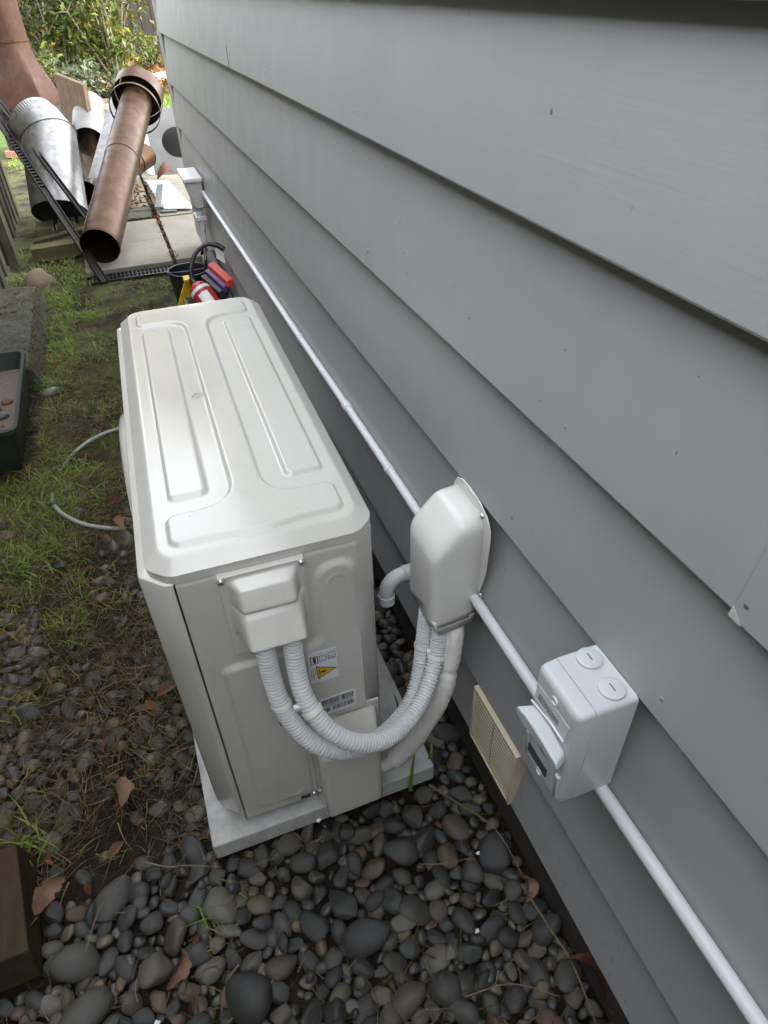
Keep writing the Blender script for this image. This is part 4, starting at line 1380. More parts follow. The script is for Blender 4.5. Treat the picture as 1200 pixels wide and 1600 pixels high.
for k in range(70):
    s1, s2 = random.uniform(0.05, 0.95), random.uniform(0.08, 0.92)
    p = (e0 * (1 - s1) + e1 * s1) * (1 - s2) + (e3 * (1 - s1) + e2 * s1) * s2
    nn = (e1 - e0).cross(e3 - e0).normalized()
    if nn.dot(CAM - p) < 0: nn = -nn
    u = (e1 - e0).normalized(); v_ = nn.cross(u)
    rr_ = random.uniform(0.006, 0.013)
    mb.add([p + nn * 0.003 + (u * math.cos(t) + v_ * math.sin(t)) * rr_ * random.uniform(0.6, 1.2) for t in np.linspace(0, 6.28, 7)[:-1]], [tuple(range(6))])
mb.build('pits', 'void_black', pm, recalc=False, kind='stuff')

# outdoor fireplace with rusty hood
hb = vec(-0.93, 7.16, 0.0)
fp = thing('outdoor_fireplace', tuple(hb), 'rusty steel outdoor fireplace hood with round flue at top left', 'fireplace')
def sq(z, hx, hy, n=48, rnd=0.0, cx=0.0, cy=0.0):
    out = []
    for k in range(n):
        an = 2 * math.pi * (k + 0.5) / n
        c_, s2 = math.cos(an), math.sin(an)
        f = 1 / max(abs(c_), abs(s2))
        px, py = c_ * f, s2 * f
        px, py = px * (1 - rnd) + c_ * rnd, py * (1 - rnd) + s2 * rnd
        x_, y_ = hx * px, hy * py
        th = -0.27
        out.append(hb + vec(x_ * math.cos(th) - y_ * math.sin(th) + cx, x_ * math.sin(th) + y_ * math.cos(th) + cy, z))
    return out
loft([sq(0.375, 0.24, 0.24), sq(0.44, 0.24, 0.24), sq(0.60, 0.20, 0.20, rnd=0.25), sq(0.72, 0.172, 0.172, rnd=0.75), sq(0.79, 0.163, 0.163, rnd=1.0), sq(0.86, 0.160, 0.160, rnd=1.0)]).build('hood', 'rust', fp, angle=35)
loft([sq(0.855, 0.166, 0.166, rnd=1), sq(0.875, 0.166, 0.166, rnd=1), sq(0.876, 0.158, 0.158, rnd=1), sq(1.9, 0.158, 0.158, rnd=1)]).build('flue', 'rust', fp, angle=35)
loft([sq(0.862, 0.1675, 0.1675, rnd=1), sq(0.868, 0.1675, 0.1675, rnd=1)]).build('flue_band', 'copper', fp)
loft([sq(0.05, 0.225, 0.225), sq(0.374, 0.225, 0.225)]).build('firebox', 'void_black', fp)
loft([sq(0.0, 0.26, 0.26), sq(0.05, 0.26, 0.26), sq(0.051, 0.02, 0.02)]).build('hearth', 'brickwall', fp)

# plate with round hole leaning near the corner
pp = [vec(-0.045, 5.44, 0.034), vec(0.40, 5.33, 0.034), vec(0.44, 5.66, 0.445), vec(-0.012, 5.78, 0.445)]
pu = (pp[1] - pp[0]).normalized()
pv = (pp[3] - pp[0]).normalized()
pn = pu.cross(pv).normalized()
wP, hP = (pp[1] - pp[0]).length, (pp[3] - pp[0]).length
hcx, hcy, hr = 0.225, 0.255, 0.125
mb = MB()
n = 64
outer, inner = [], []
for k in range(n):
    an = 2 * math.pi * (k + 0.5) / n
    c_, s2 = math.cos(an), math.sin(an)
    tx = ((wP - hcx) if c_ > 0 else hcx) / max(abs(c_), 1e-6)
    ty = ((hP - hcy) if s2 > 0 else hcy) / max(abs(s2), 1e-6)
    t = min(tx, ty)
    outer.append(pp[0] + pu * (hcx + c_ * t) + pv * (hcy + s2 * t))
    inner.append(pp[0] + pu * (hcx + c_ * hr) + pv * (hcy + s2 * hr))
mb.v = [tuple(p) for p in outer + inner]
mb.f = [(k, (k + 1) % n, n + (k + 1) % n, n + k) for k in range(n)]
plate = mb.build('holed_plate', 'dull', None, tuple(pp[0]), recalc=False, smooth=False, label='grey metal plate with a round hole leaning by the house corner', cat='metal plate')
plate.modifiers.new('solid', 'SOLIDIFY').thickness = 0.003
MB().hexa([pp[0], pp[0] - pn * 0.003, pp[0] - pn * 0.003 - pu * 0.05 + pn * 0.02, pp[0] - pu * 0.05 + pn * 0.02],
          [pp[3], pp[3] - pn * 0.003, pp[3] - pn * 0.003 - pu * 0.05 + pn * 0.02, pp[3] - pu * 0.05 + pn * 0.02]).build('bent_flange', 'galv', plate)
MB().lathe([(0.0, 0.0), (0.20, 0.0)], pp[0] + pu * 0.23 + pv * 0.25 + vec(0.03, 0.16, -0.04), pn, 32).build('hole_disc', 'void_black', None, tuple(pp[0] + pu * 0.23), label='flat black disc behind the holed metal plate', cat='duct')  # flat black disc showing through the round hole

# white corrugated sheet
mb = MB()
nx_, ny_ = 8, 110
cA, cB, cC, cD = vec(-0.141, 5.20, 0), vec(0.02, 5.12, 0), vec(0.088, 4.225, 0), vec(-0.10, 4.30, 0)
for a_ in range(nx_):
    for b_ in range(ny_):
        s1, s2 = a_ / (nx_ - 1), b_ / (ny_ - 1)
        jag = 0.006 * math.sin(s2 * 150)
        p = (cD * (1 - s1) + cC * s1) * (1 - s2) + (cA * (1 - s1) + cB * s1) * s2
        mb.v.append((p.x + (jag if a_ in (0, nx_ - 1) else 0), p.y, 0.050 + 0.006 * math.sin(s2 * 2 * math.pi * 15)))
mb.f = gridfaces(nx_, ny_)
sh = mb.build('corrugated_sheet', 'white', None, (-0.03, 4.7, 0.03), angle=80, label='white corrugated plastic sheet lying on the pavers', cat='sheet')
sh.modifiers.new('solid', 'SOLIDIFY').thickness = 0.0015
slabboard('metal_strip', (-0.155, 4.30, 0.062), (-0.075, 4.93, 0.068), (0.045, -0.006, 0), (0, 0, 0.006), 'greybox', 'dark grey metal strip lying across the white sheet')
slabboard('metal_offcut', (-0.125, 4.255, 0.036), (-0.02, 4.235, 0.036), (0, 0.05, 0), (0, 0, 0.012), 'greybox', 'small dark offcut under the front edge of the white sheet')

# timber and stone bits by the fence
slabboard('timber_offcut', (-0.90, 3.66, 0.0), (-0.63, 3.69, 0.0), (0.0, 0.10, 0.0), (0.0, 0.0, 0.075), 'mosswood', 'yellowish mossy timber offcut lying by the flue end')
slabboard('thin_plank', (-0.90, 3.90, 0.03), (-0.56, 3.98, 0.06), (0.0, 0.07, 0.0), (0.0, 0.0, 0.02), 'oldwood', 'thin dark plank under the steel frame')
def rock(name, c, s, seed, mat_, label, cat='rock', sub=3):
    bm = bmesh.new()
    bmesh.ops.create_icosphere(bm, subdivisions=sub, radius=1.0)
    for v in bm.verts:
        p = v.co.copy()
        k = 1 + 0.22 * mnoise.noise(p * 1.1 + Vector((seed, seed * 2, 0))) + 0.08 * mnoise.noise(p * 3 + Vector((seed, 0, 4)))
        v.co = Vector((p.x * s[0] * k, p.y * s[1] * k, p.z * s[2] * k))
    me = bpy.data.meshes.new(name)
    bm.to_mesh(me)
    bm.free()
    me.materials.append(M[mat_])
    me.polygons.foreach_set('use_smooth', [True] * len(me.polygons))
    o = bpy.data.objects.new(name, me)
    COL.objects.link(o)
    o.location = c
    return tag(o, label, cat)
rock('boulder', (-0.865, 3.30, 0.005), (0.075, 0.09, 0.062), 3.3, 'potstone', 'rounded tan rock at the foot of the left fence')
rock('garden_rock', (0.30, 12.2, 0.05), (0.35, 0.2, 0.16), 5.1, 'mossy', 'grey rock edging the leaf strewn bed in the back yard')
rock('garden_rock', (0.75, 12.0, 0.03), (0.25, 0.18, 0.12), 8.1, 'paver', 'pale flat rock edging the back yard bed')

# mossy kerb
mb = MB()
nx_, ny_ = 24, 90
for a_ in range(nx_):
    for b_ in range(ny_):
        x = -1.025 + 0.215 * a_ / (nx_ - 1)
        y = 2.02 + 1.03 * b_ / (ny_ - 1)
        ed = min(a_ / (nx_ - 1) * 0.215 + 0.08, (1 - a_ / (nx_ - 1)) * 0.215, (b_ / (ny_ - 1)) * 1.03, (1 - b_ / (ny_ - 1)) * 1.03)
        z = -0.02 + 0.105 * float(sstep(ed / 0.05)) + 0.012 * n2(x, y, 22, 2) + 0.006 * n2(x, y, 60, 5)
        mb.v.append((x + 0.012 * n2(x, y, 14, 9), y, z))
mb.f = gridfaces(nx_, ny_)
mb.build('mossy_kerb', 'mossy', None, (-0.92, 2.5, 0.0), angle=80, label='rough moss covered concrete kerb beside the left fence', cat='kerb')

# green planter trough
pt = thing('planter_trough', (-0.95, 1.68, 0.0), 'dark green plastic planter trough with gravel at the left edge', 'planter')
def trough(x0, x1, y0, y1, z):
    r_ = 0.03
    out = []
    for (cx, cy, a0) in ((x1 - r_, y1 - r_, 0), (x0 + r_, y1 - r_, 90), (x0 + r_, y0 + r_, 180), (x1 - r_, y0 + r_, 270)):
        for t in np.linspace(0, 90, 5):
            an = RAD(a0 + t)
            bow = 0.0
            out.append(vec(cx + r_ * math.cos(an), cy + r_ * math.sin(an), z))
    return out
loft([trough(-1.00, -0.868, 1.43, 1.96, 0.012), trough(-1.012, -0.835, 1.385, 1.99, 0.165), trough(-1.016, -0.826, 1.375, 2.0, 0.165), trough(-1.016, -0.826, 1.375, 2.0, 0.180),
      trough(-1.005, -0.838, 1.388, 1.986, 0.180), trough(-0.995, -0.878, 1.44, 1.95, 0.03)]).build('trough_wall', 'greenplastic', pt, angle=40)
mb = MB()
tp = trough(-1.004, -0.845, 1.398, 1.975, 0.118)
mb.add(tp, [tuple(range(len(tp)))])
mb.build('gravel_fill', 'gravel', pt, recalc=False)
random.seed(5)
for k, (x, y, s) in enumerate(((-0.925, 1.52, 0.035), (-0.905, 1.60, 0.028), (-0.935, 1.66, 0.030), (-0.90, 1.50, 0.022), (-0.892, 1.70, 0.02), (-0.94, 1.57, 0.024))):
    o = rock('loose_stone', (x, y, 0.122), (s, s * 0.7, s * 0.5), 11 + k * 3.7, 'stone' if k % 2 else 'ironoxide', None, None, 2)
    o.parent = pt
    o.location = Vector((x, y, 0.122)) - Vector((-0.95, 1.68, 0.0))


# timber block at the lower left
mb = MB()
mb.hexa([(-1.02, -0.125, 0.0), (-0.778, -0.118, 0.0), (-0.792, 0.085, 0.0), (-1.02, 0.085, 0.0)],
        [(-1.02, -0.115, 0.085), (-0.772, -0.112, 0.085), (-0.799, 0.073, 0.085), (-1.02, 0.073, 0.085)])
mb.build('timber_block', 'oldwood', None, (-0.9, 0, 0), bevel=0.003, label='old brown timber block on the pebbles at the lower left corner', cat='timber')

# grey hose on the ground
ctrl = [(-0.44, 1.58, 0.02), (-0.539, 1.555, 0.018), (-0.605, 1.537, 0.020), (-0.669, 1.49, 0.022), (-0.721, 1.457, 0.004), (-0.761, 1.374, -0.006), (-0.779, 1.252, 0.002), (-0.756, 1.14, 0.018), (-0.698, 1.051, 0.020), (-0.637, 1.005, 0.018), (-0.572, 0.978, 0.012)]
pts, _ = spline(ctrl, 90)
MB().tube(pts, 0.0062, 12).build('garden_hose', 'hosegrey', None, ctrl[5], label='grey hose loop half hidden in the grass left of the unit', cat='hose')
# scrap of plastic film
mb = MB()
for a_ in range(9):
    for b_ in range(6):
        x, y = -0.545 + a_ * 0.010, 1.40 + b_ * 0.012
        mb.v.append((x, y, 0.025 + 0.016 * n2(x, y, 60, 1.5)))
mb.f = gridfaces(9, 6)
mb.build('plastic_scrap', 'sticker', None, (-0.5, 1.43, 0.02), label='crumpled pale plastic scrap beside the unit by the hose', cat='scrap')

# ---- tools behind the unit
bk = thing('black_bucket', (-0.15, 2.45, 0.0), 'black plastic bucket behind the far end of the heat pump', 'bucket')
MB().lathe([(0.0, 0.004), (0.070, 0.004), (0.088, 0.225), (0.094, 0.226), (0.094, 0.236), (0.0855, 0.236), (0.067, 0.010), (0.0, 0.010)], (-0.15, 2.45, 0.0), (0, 0, 1), 40).build('bucket_wall', 'blackplastic', bk, angle=40)
MB().tube([(-0.15 + 0.092 * math.cos(t), 2.45 - 0.06 * math.sin(t), 0.235 + 0.012 * math.sin(t)) for t in np.linspace(0, math.pi, 20)], 0.0028, 6).build('bail_handle', 'greybox', bk)
tb = thing('tool_bag', (-0.05, 2.42, 0.0), 'black open tool bag against the wall behind the unit', 'bag')
mb = MB()
mb.hexa([(-0.095, 2.30, 0.005), (-0.004, 2.30, 0.005), (-0.004, 2.58, 0.005), (-0.095, 2.58, 0.005)], [(-0.085, 2.31, 0.235), (-0.008, 2.31, 0.255), (-0.008, 2.57, 0.275), (-0.075, 2.57, 0.265)])
mb.build('bag_body', 'blackplastic', tb, bevel=0.015, bseg=3)
MB().tube([(-0.09, 2.36, 0.20), (-0.075, 2.36, 0.29), (-0.06, 2.46, 0.33), (-0.07, 2.53, 0.27)], 0.007, 8).build('strap', 'blackplastic', tb)
ct = thing('grey_crate', (-0.115, 2.06, 0.0), 'dark grey open crate holding the red cylinder', 'crate')
for (a_, b_) in (((-0.205, 1.94, 0.0), (-0.199, 2.17, 0.205)), ((-0.036, 1.94, 0.0), (-0.030, 2.17, 0.205)), ((-0.1985, 2.165, 0.0), (-0.0365, 2.17, 0.2045)), ((-0.1985, 1.94, 0.0), (-0.0365, 1.945, 0.2045)), ((-0.1985, 1.9455, 0.004), (-0.0365, 2.1645, 0.010))):
    MB().box(a_, b_).build('crate_wall', 'greybox', ct)
MB().box((-0.207, 2.1705, 0.195), (-0.028, 2.176, 0.212)).build('crate_rim', 'greybox', ct)
MB().box((-0.0295, 1.93, 0.195), (-0.023, 2.17, 0.212)).build('crate_rim', 'greybox', ct)
MB().box((-0.212, 1.93, 0.195), (-0.2055, 2.17, 0.212)).build('crate_rim', 'greybox', ct)
e0 = vec(-0.155, 2.150, 0.268); e1 = vec(-0.075, 1.985, 0.135)
axx = (e1 - e0).normalized()
Le = (e1 - e0).length
ex = thing('red_cylinder', tuple(e1), 'red metal cylinder with white label and black hose behind the unit', 'cylinder')
MB().lathe([(0.0, -0.004), (0.018, 0.0), (0.034, 0.012), (0.043, 0.032), (0.0445, 0.05), (0.0445, Le), (0.0, Le)], e0, axx, 32).build('tank', 'red', ex, angle=50)
MB().lathe([(0.0405, 0.028), (0.0440, 0.036), (0.0452, 0.046), (0.0452, 0.050)], e0, axx, 32).build('white_band', 'sticker', ex)
MB().lathe([(0.0, -0.03), (0.012, -0.03), (0.014, -0.006), (0.018, 0.0)], e0, axx, 16).build('valve', 'blackplastic', ex)
uu = axx.cross(vec(0, 0, 1)).normalized()
ww = uu.cross(axx)
lc = e0 + axx * 0.11
mb = MB()
for t in np.linspace(-0.5, 0.5, 8):
    rd = (ww * math.cos(t - 0.5) - uu * math.sin(t - 0.5)) * 0.0449
    mb.v += [tuple(lc + rd - axx * 0.045), tuple(lc + rd + axx * 0.045)]
mb.f = [(2 * k, 2 * k + 2, 2 * k + 3, 2 * k + 1) for k in range(7)]
mb.build('label_patch', 'white', ex, recalc=False)
hp, _ = spline([(-0.160, 2.165, 0.275), (-0.158, 2.19, 0.315), (-0.125, 2.225, 0.365), (-0.075, 2.235, 0.392), (-0.030, 2.225, 0.385), (-0.010, 2.210, 0.372)], 40)
MB().tube(hp, [0.0085] * 32 + [0.0105] * 8, 12).build('hose', 'blackplastic', ex)
mb = MB()
mb.prism([(-0.188, 2.24, 0.262), (-0.176, 2.245, 0.262), (-0.176, 2.21, 0.01), (-0.290, 2.13, 0.01), (-0.278, 2.14, 0.13)], (0.010, 0.022, 0.0))
yw = mb.build('yellow_square', 'yellow', None, (-0.23, 2.18, 0), bevel=0.002, label='yellow triangular plate leaning on the crate behind the unit', cat='tool')
MB().box((-0.192, 2.222, 0.258), (-0.166, 2.275, 0.268)).build('top_edge', 'yellow', yw)
def flatbox(name, p0, dl, dw, dh, mat_, label, cat):
    p0, dl, dw, dh = Vector(p0), Vector(dl), Vector(dw), Vector(dh)
    mb = MB()
    mb.hexa([p0, p0 + dl, p0 + dl + dw, p0 + dw], [p0 + dh, p0 + dl + dh, p0 + dl + dw + dh, p0 + dw + dh])
    return mb.build(name, mat_, None, tuple(p0), bevel=0.002, label=label, cat=cat)
flatbox('red_case', (-0.078, 2.285, 0.272), (0.048, -0.155, -0.030), (0.030, 0.010, 0.006), (0.0, 0.006, 0.024), 'redbox', 'bright red flat case on the tool bag', 'case')
flatbox('purple_case', (-0.096, 2.275, 0.252), (0.048, -0.150, -0.030), (0.018, 0.006, 0.004), (0.0, 0.006, 0.024), 'purple', 'purple flat case beside the red case', 'case')
flatbox('dark_case', (-0.118, 2.268, 0.232), (0.048, -0.140, -0.030), (0.021, 0.006, 0.004), (0.0, 0.006, 0.026), 'blackplastic', 'black flat case below the purple case', 'case')
flatbox('paper_label', (-0.040, 2.262, 0.325), (0.026, -0.05, -0.012), (0.0008, 0.0006, 0.0), (0.004, 0.012, 0.040), 'white', 'white paper card standing behind the red case', 'card')

# ================================================================== BACK YARD
bf = thing('board_fence', (1.0, 16.0, 0.0), 'dark brown vertical board fence at the far end of the yard', 'fence')
x = -2.4
while x < 4.0:
    MB().box((x, 16.0 + random.uniform(0, 0.01), 0.0), (x + 0.195, 16.03, 1.9)).build('fence_board', 'darkfence', bf)
    x += 0.205
MB().box((-2.4, 16.032, 0.0), (4.0, 16.05, 1.88)).build('backing', 'void_black', bf)
po = thing('stone_pot', (-0.36, 7.78, 0.0), 'round brown stone pot behind the leaning channel', 'pot')
MB().lathe([(0.0, 0.0), (0.21, 0.0), (0.25, 0.22), (0.268, 0.225), (0.272, 0.245), (0.268, 0.27), (0.25, 0.275), (0.24, 0.25), (0.22, 0.20), (0.0, 0.20)], (-0.36, 7.95, 0.0), (0, 0, 1), 48).build('pot_wall', 'potstone', po, angle=50)

def leaves(n, sample, size, mat_, name, parent, droop=0.3, kind='stuff', fold=0.25, aspect=0.42):
    P_ = sample(n)
    n = len(P_)
    th = rng.uniform(0, 2 * np.pi, n)
    el = rng.normal(-droop, 0.5, n)
    d = np.stack([np.cos(th) * np.cos(el), np.sin(th) * np.cos(el), np.sin(el)], 1)
    upv = rng.normal(0, 0.45, (n, 3)) + np.array([0, 0, 1.0])
    s = np.cross(d, upv)
    s /= np.linalg.norm(s, axis=1)[:, None]
    nn = np.cross(s, d)
    ln = (size * rng.uniform(0.6, 1.25, n))[:, None]
    hw = ln * aspect * 0.5
    v0 = P_
    v1 = P_ + d * ln * 0.45 + s * hw - nn * hw * -fold
    v2 = P_ + d * ln - nn * ln * 0.12
    v3 = P_ + d * ln * 0.45 - s * hw - nn * hw * -fold
    vm = P_ + d * ln * 0.5
    V_ = np.stack([v0, v1, v2, v3, vm], 1).reshape(-1, 3)
    F_ = []
    for i_ in range(n):
        k = i_ * 5
        F_ += [(k, k + 1, k + 4), (k + 1, k + 2, k + 4), (k + 2, k + 3, k + 4), (k + 3, k, k + 4)]
    if parent is not None:
        off = OFF[parent.name]
        V_ = V_ - np.array(off)
    o = fastmesh(name, V_, F_, mat_, parent, kind=kind)
    return o

def shrub(loc, rx, rz, nstem, nleaf, size, label, mat_='shrub', bare=0.0, seed=1, base_r=0.02, fruit=0):
    sh_ = thing('shrub', loc, label, 'shrub', group='shrubs in the back yard')
    rs = random.Random(seed)
    lo = Vector(loc)
    tips = []
    mb = MB()
    for k in range(nstem):
        an = rs.uniform(0, 6.28)
        tip = lo + Vector((math.cos(an) * rx * rs.uniform(0.3, 0.95), math.sin(an) * rx * rs.uniform(0.3, 0.95), rz * rs.uniform(0.55, 1.0)))
        midp = lo.lerp(tip, 0.45) + Vector((rs.uniform(-.06, .06), rs.uniform(-.06, .06), rz * 0.08))
        pts_, _ = spline([lo + Vector((rs.uniform(-.05, .05), rs.uniform(-.05, .05), 0)), midp, tip], 9)
        mb.tube(pts_, list(np.linspace(base_r, base_r * 0.2, 9)), 6)
        for t in (0.45, 0.6, 0.75, 0.9, 1.0):
            p = Vector(pts_[int(t * 8)])
            tips.append(p)
            for q in range(2):
                tw = p + Vector((rs.uniform(-1, 1), rs.uniform(-1, 1), rs.uniform(-0.1, 0.9))).normalized() * rs.uniform(0.12, 0.32) * rx
                mb.tube([p, (p + tw) / 2 + Vector((0, 0, 0.01)), tw], [base_r * 0.3, base_r * 0.22, base_r * 0.1], 5)
                tips.append(tw)
    mb.build('stems', 'bark', sh_)
    T_ = np.array([tuple(t) for t in tips])
    def samp(n):
        i_ = rng.integers(0, len(T_), n)
        p = T_[i_] + rng.normal(0, 1, (n, 3)) * np.array([rx, rx, rz * 0.8]) * 0.13
        return p[p[:, 2] > lo.z + 0.05]
    leaves(nleaf, samp, size, mat_, 'foliage', sh_)
    for k in range(fruit):
        p = T_[rs.randrange(len(T_))]
        MB().lathe([(0.0, -0.03), (0.02, -0.024), (0.03, 0), (0.02, 0.024), (0.0, 0.03)], tuple(p), (0, 0, 1), 12).build('fruit', 'stickeryellow', sh_)
shrub((0.02, 10.3, 0.0), 0.75, 1.75, 16, 3000, 0.105, 'tall pale stemmed shrub with yellow green leaves in the middle', seed=3)
shrub((-0.62, 10.9, 0.0), 0.75, 1.7, 14, 3200, 0.10, 'glossy green shrub just right of the rusty flue', seed=8, fruit=3)
shrub((-1.6, 11.6, 0.0), 0.9, 1.8, 14, 2600, 0.10, 'dark leafy shrub behind the rusty hood', 'shrub_dark', seed=5)
shrub((-0.28, 8.55, 0.0), 0.36, 0.52, 16, 1500, 0.075, 'low grey green shrub behind the stone pot', 'shrub_dark', seed=11, base_r=0.01)
shrub((-0.75, 8.75, 0.0), 0.30, 0.62, 12, 900, 0.08, 'low bright green shrub behind the timber board', 'shrub', seed=13, base_r=0.01)
shrub((-0.9, 14.2, 0.0), 1.3, 2.2, 18, 3600, 0.13, 'large dark shrub filling the back against the far fence', 'shrub_dark', seed=17)
shrub((0.75, 13.6, 0.0), 0.45, 0.55, 10, 600, 0.09, 'small green weed clump by the far fence', 'shrub', seed=23, base_r=0.008)

# unseen autumn tree added beyond the back fence for the lid to reflect
tr = thing('reflected_tree', (-1.0, 19.5, 0.0), 'unseen orange leaved tree added beyond the far fence for the lid to reflect', 'tree')
mb = MB()
mb.tube([(-1.0, 19.5, 0), (-0.9, 19.5, 4.0), (-1.0, 19.6, 8.0), (-0.8, 19.5, 13.0)], [0.26, 0.2, 0.14, 0.03], 10)
tt = []
for k in range(34):
    h0 = random.uniform(4.6, 11.4)
    an = random.uniform(0, 6.28)
    ln = random.uniform(1.6, 3.6)
    p0 = Vector((-0.95, 19.52, h0)); p1 = p0 + Vector((math.cos(an) * ln, math.sin(an) * ln, ln * 0.6))
    mb.tube([p0, p0.lerp(p1, 0.5) + Vector((0, 0, 0.15)), p1], [0.06, 0.035, 0.012], 6)
    tt += [tuple(p0.lerp(p1, t)) for t in (0.4, 0.55, 0.7, 0.85, 1.0)]
mb.build('trunk', 'bark', tr)
TT = np.array(tt)
leaves(9000, lambda n: TT[rng.integers(0, len(TT), n)] + rng.normal(0, 0.42, (n, 3)), 0.30, 'tree_leaf', 'crown', tr, aspect=0.7)

# ================================================================== PEBBLES
def pebble_mesh(seed, sub):
    bm = bmesh.new()
    bmesh.ops.create_icosphere(bm, subdivisions=sub, radius=1.0)
    rs = random.Random(seed)
    ang = seed % 2 == 1
    off_ = Vector((rs.uniform(0, 50), rs.uniform(0, 50), rs.uniform(0, 50)))
    ex_ = rs.uniform(0.0, 0.25)
    cuts = [(Vector((rs.gauss(0, 1), rs.gauss(0, 1), rs.gauss(0, 1))).normalized(), rs.uniform(0.58, 0.9)) for _ in range(8)] if ang else []
    for v in bm.verts:
        p = v.co.copy()
        k = 1 + 0.20 * mnoise.noise(p * 0.9 + off_) + 0.05 * mnoise.noise(p * 2.6 + off_)
        q = p * k
        q.x *= 1 + ex_ * p.x * 0.6
        for (cn, cd) in cuts:
            d = q.dot(cn) - cd
            if d > 0:
                q -= cn * d * 0.85
        v.co = q
    me = bpy.data.meshes.new('pebble_shape')
    bm.to_mesh(me)
    bm.free()
    me.materials.append(M['stone'])
    me.polygons.foreach_set('use_smooth', [True] * len(me.polygons))
    return me
PRO = [pebble_mesh(s, 3) for s in range(16)]
PRO_LO = [pebble_mesh(s, 2) for s in range(16)]
PVL = [np.array([v.co[:] for v in m.vertices]) for m in PRO_LO]
PFL = [[tuple(p.vertices) for p in m.polygons] for m in PRO_LO]

prng = np.random.default_rng(42)
def in_slab(x, y, m=0.0):
    return -0.485 + m < x < -0.059 - m and -0.041 + m < y < 0.92 - m
def density(x, y):
    """chance that a spot carries pebbles"""
    d = 1.0
    if x < -0.49 and y > -0.02:
        patch = 0.5 + 1.4 * n2(x, y, 6.0, 12.0)
        d = max(0.02, min(0.55, patch * (0.55 if y < 0.35 else 0.22)))
        if x < -0.80 and y < 0.75:
            d = 0.6
        if y > 0.75:
            d *= 0.3
    if x > -0.07:
        d = 1.0
    return d
peb = []
cell = {}
def near_ok(x, y, r, k):
    cx, cy = int(math.floor(x / 0.06)), int(math.floor(y / 0.06))
    for a_ in range(cx - 2, cx + 3):
        for b_ in range(cy - 2, cy + 3):
            for (px, py, pr) in cell.get((a_, b_), ()):
                if (px - x) ** 2 + (py - y) ** 2 < ((pr + r) * k) ** 2:
                    return False
    return True
sizes = [(0.044, 0.034, 6, 0.78), (0.034, 0.026, 60, 0.78), (0.026, 0.019, 600, 0.77), (0.019, 0.015, 5000, 0.76), (0.015, 0.0115, 16000, 0.76), (0.0115, 0.0075, 34000, 0.76)]
for (r1, r0, tries, k) in sizes:
    for t in range(tries):
        x = prng.uniform(-1.0, 0.028)
        y = prng.uniform(-0.80, 1.25)
        r = prng.uniform(r0, r1)
        if in_slab(x, y, 0.0):
            continue
        if x > 0.030 - r * 0.8:
            continue
        if -0.485 - r * 0.55 < x < -0.059 + r * 0.55 and y > -0.041 - r * 0.55 and y < 0.92:
            continue
        if x < -0.77 and -0.135 < y < 0.10:
            continue
        dd = density(x, y)
        if dd < 0.56 and x < -0.49 and r < 0.0115:
            continue
        if prng.random() > dd:
            continue
        if not near_ok(x, y, r, k):
            continue
        cell.setdefault((int(math.floor(x / 0.06)), int(math.floor(y / 0.06))), []).append((x, y, r))
        peb.append((x, y, r))
        if len(peb) > 5000:
            break
top_layer = []
for q in [p for p in peb if p[2] < 0.02 and p[1] < 0.15]:
    if prng.random() < 0.10:
        top_layer.append((q[0] + prng.normal(0, 0.012), q[1] + prng.normal(0, 0.012), q[2] * prng.uniform(0.8, 1.2)))
top_layer = [q for q in top_layer if q[0] < 0.012 and not in_slab(q[0], q[1], -0.03) and not (q[0] < -0.75 and -0.16 < q[1] < 0.12)]
TOP = set(top_layer)
peb += top_layer
# a few scattered in the grass strip
for (x, y, r) in ((-0.66, 1.02, 0.018), (-0.615, 1.0, 0.014), (-0.70, 1.12, 0.02), (-0.79, 1.96, 0.03), (-0.76, 2.02, 0.02), (-0.63, 0.97, 0.016)):
    peb.append((x, y, r))
def seen_size(q):
    p = Vector((q[0], q[1], 0.02)) - CAM
    fwd = Vector(_R[2])
    d = p.dot(fwd)
    if d < 0.1:
        return 0
    px = 600 + 1044.67 * p.dot(Vector(_R[0])) / d
    py = 800 + 1044.67 * p.dot(Vector(_R[1])) / d
    ok = -20 < px < 1220 and -20 < py < 1620
    return (q[2] / d) if ok else 0
peb.sort(key=lambda q: -seen_size(q))
mass_v, mass_f, nv_ = [], [], 0
for i_, (x, y, r) in enumerate(peb):
    k = int(prng.integers(0, 16))
    ax_ = prng.uniform(1.02, 1.42)
    sx, sy, sz = r * ax_, r * prng.uniform(0.82, 1.02), r * prng.uniform(0.48, 0.80)
    sunk = 0.05 if (x < -0.49 and y > 0.0) else 0.62
    z = ground_z(x, y) + sz * sunk + prng.uniform(0.0, 0.006)
    if r > 0.03:
        z += 0.003
    if (x, y, r) in TOP:
        z += 0.012
    rot = Matrix.Rotation(prng.uniform(0, 6.28), 4, 'Z') @ Matrix.Rotation(prng.normal(0, 0.25), 4, 'X') @ Matrix.Rotation(prng.normal(0, 0.25), 4, 'Y')
    mtx = Matrix.Translation((x, y, z)) @ rot @ Matrix.Diagonal((sx, sy, sz, 1))
    if i_ < 300:
        o = bpy.data.objects.new('pebble', PRO[k])
        COL.objects.link(o)
        o.parent = ground
        o.matrix_basis = mtx
    else:
        A = np.array(mtx)
        vv = PVL[k] @ A[:3, :3].T + A[:3, 3]
        mass_v.append(vv)
        mass_f += [tuple(j + nv_ for j in f) for f in PFL[k]]
        nv_ += len(vv)
mass = fastmesh('pebble_bed', np.vstack(mass_v), mass_f, 'stone_mass', ground, kind='stuff', smooth=True)

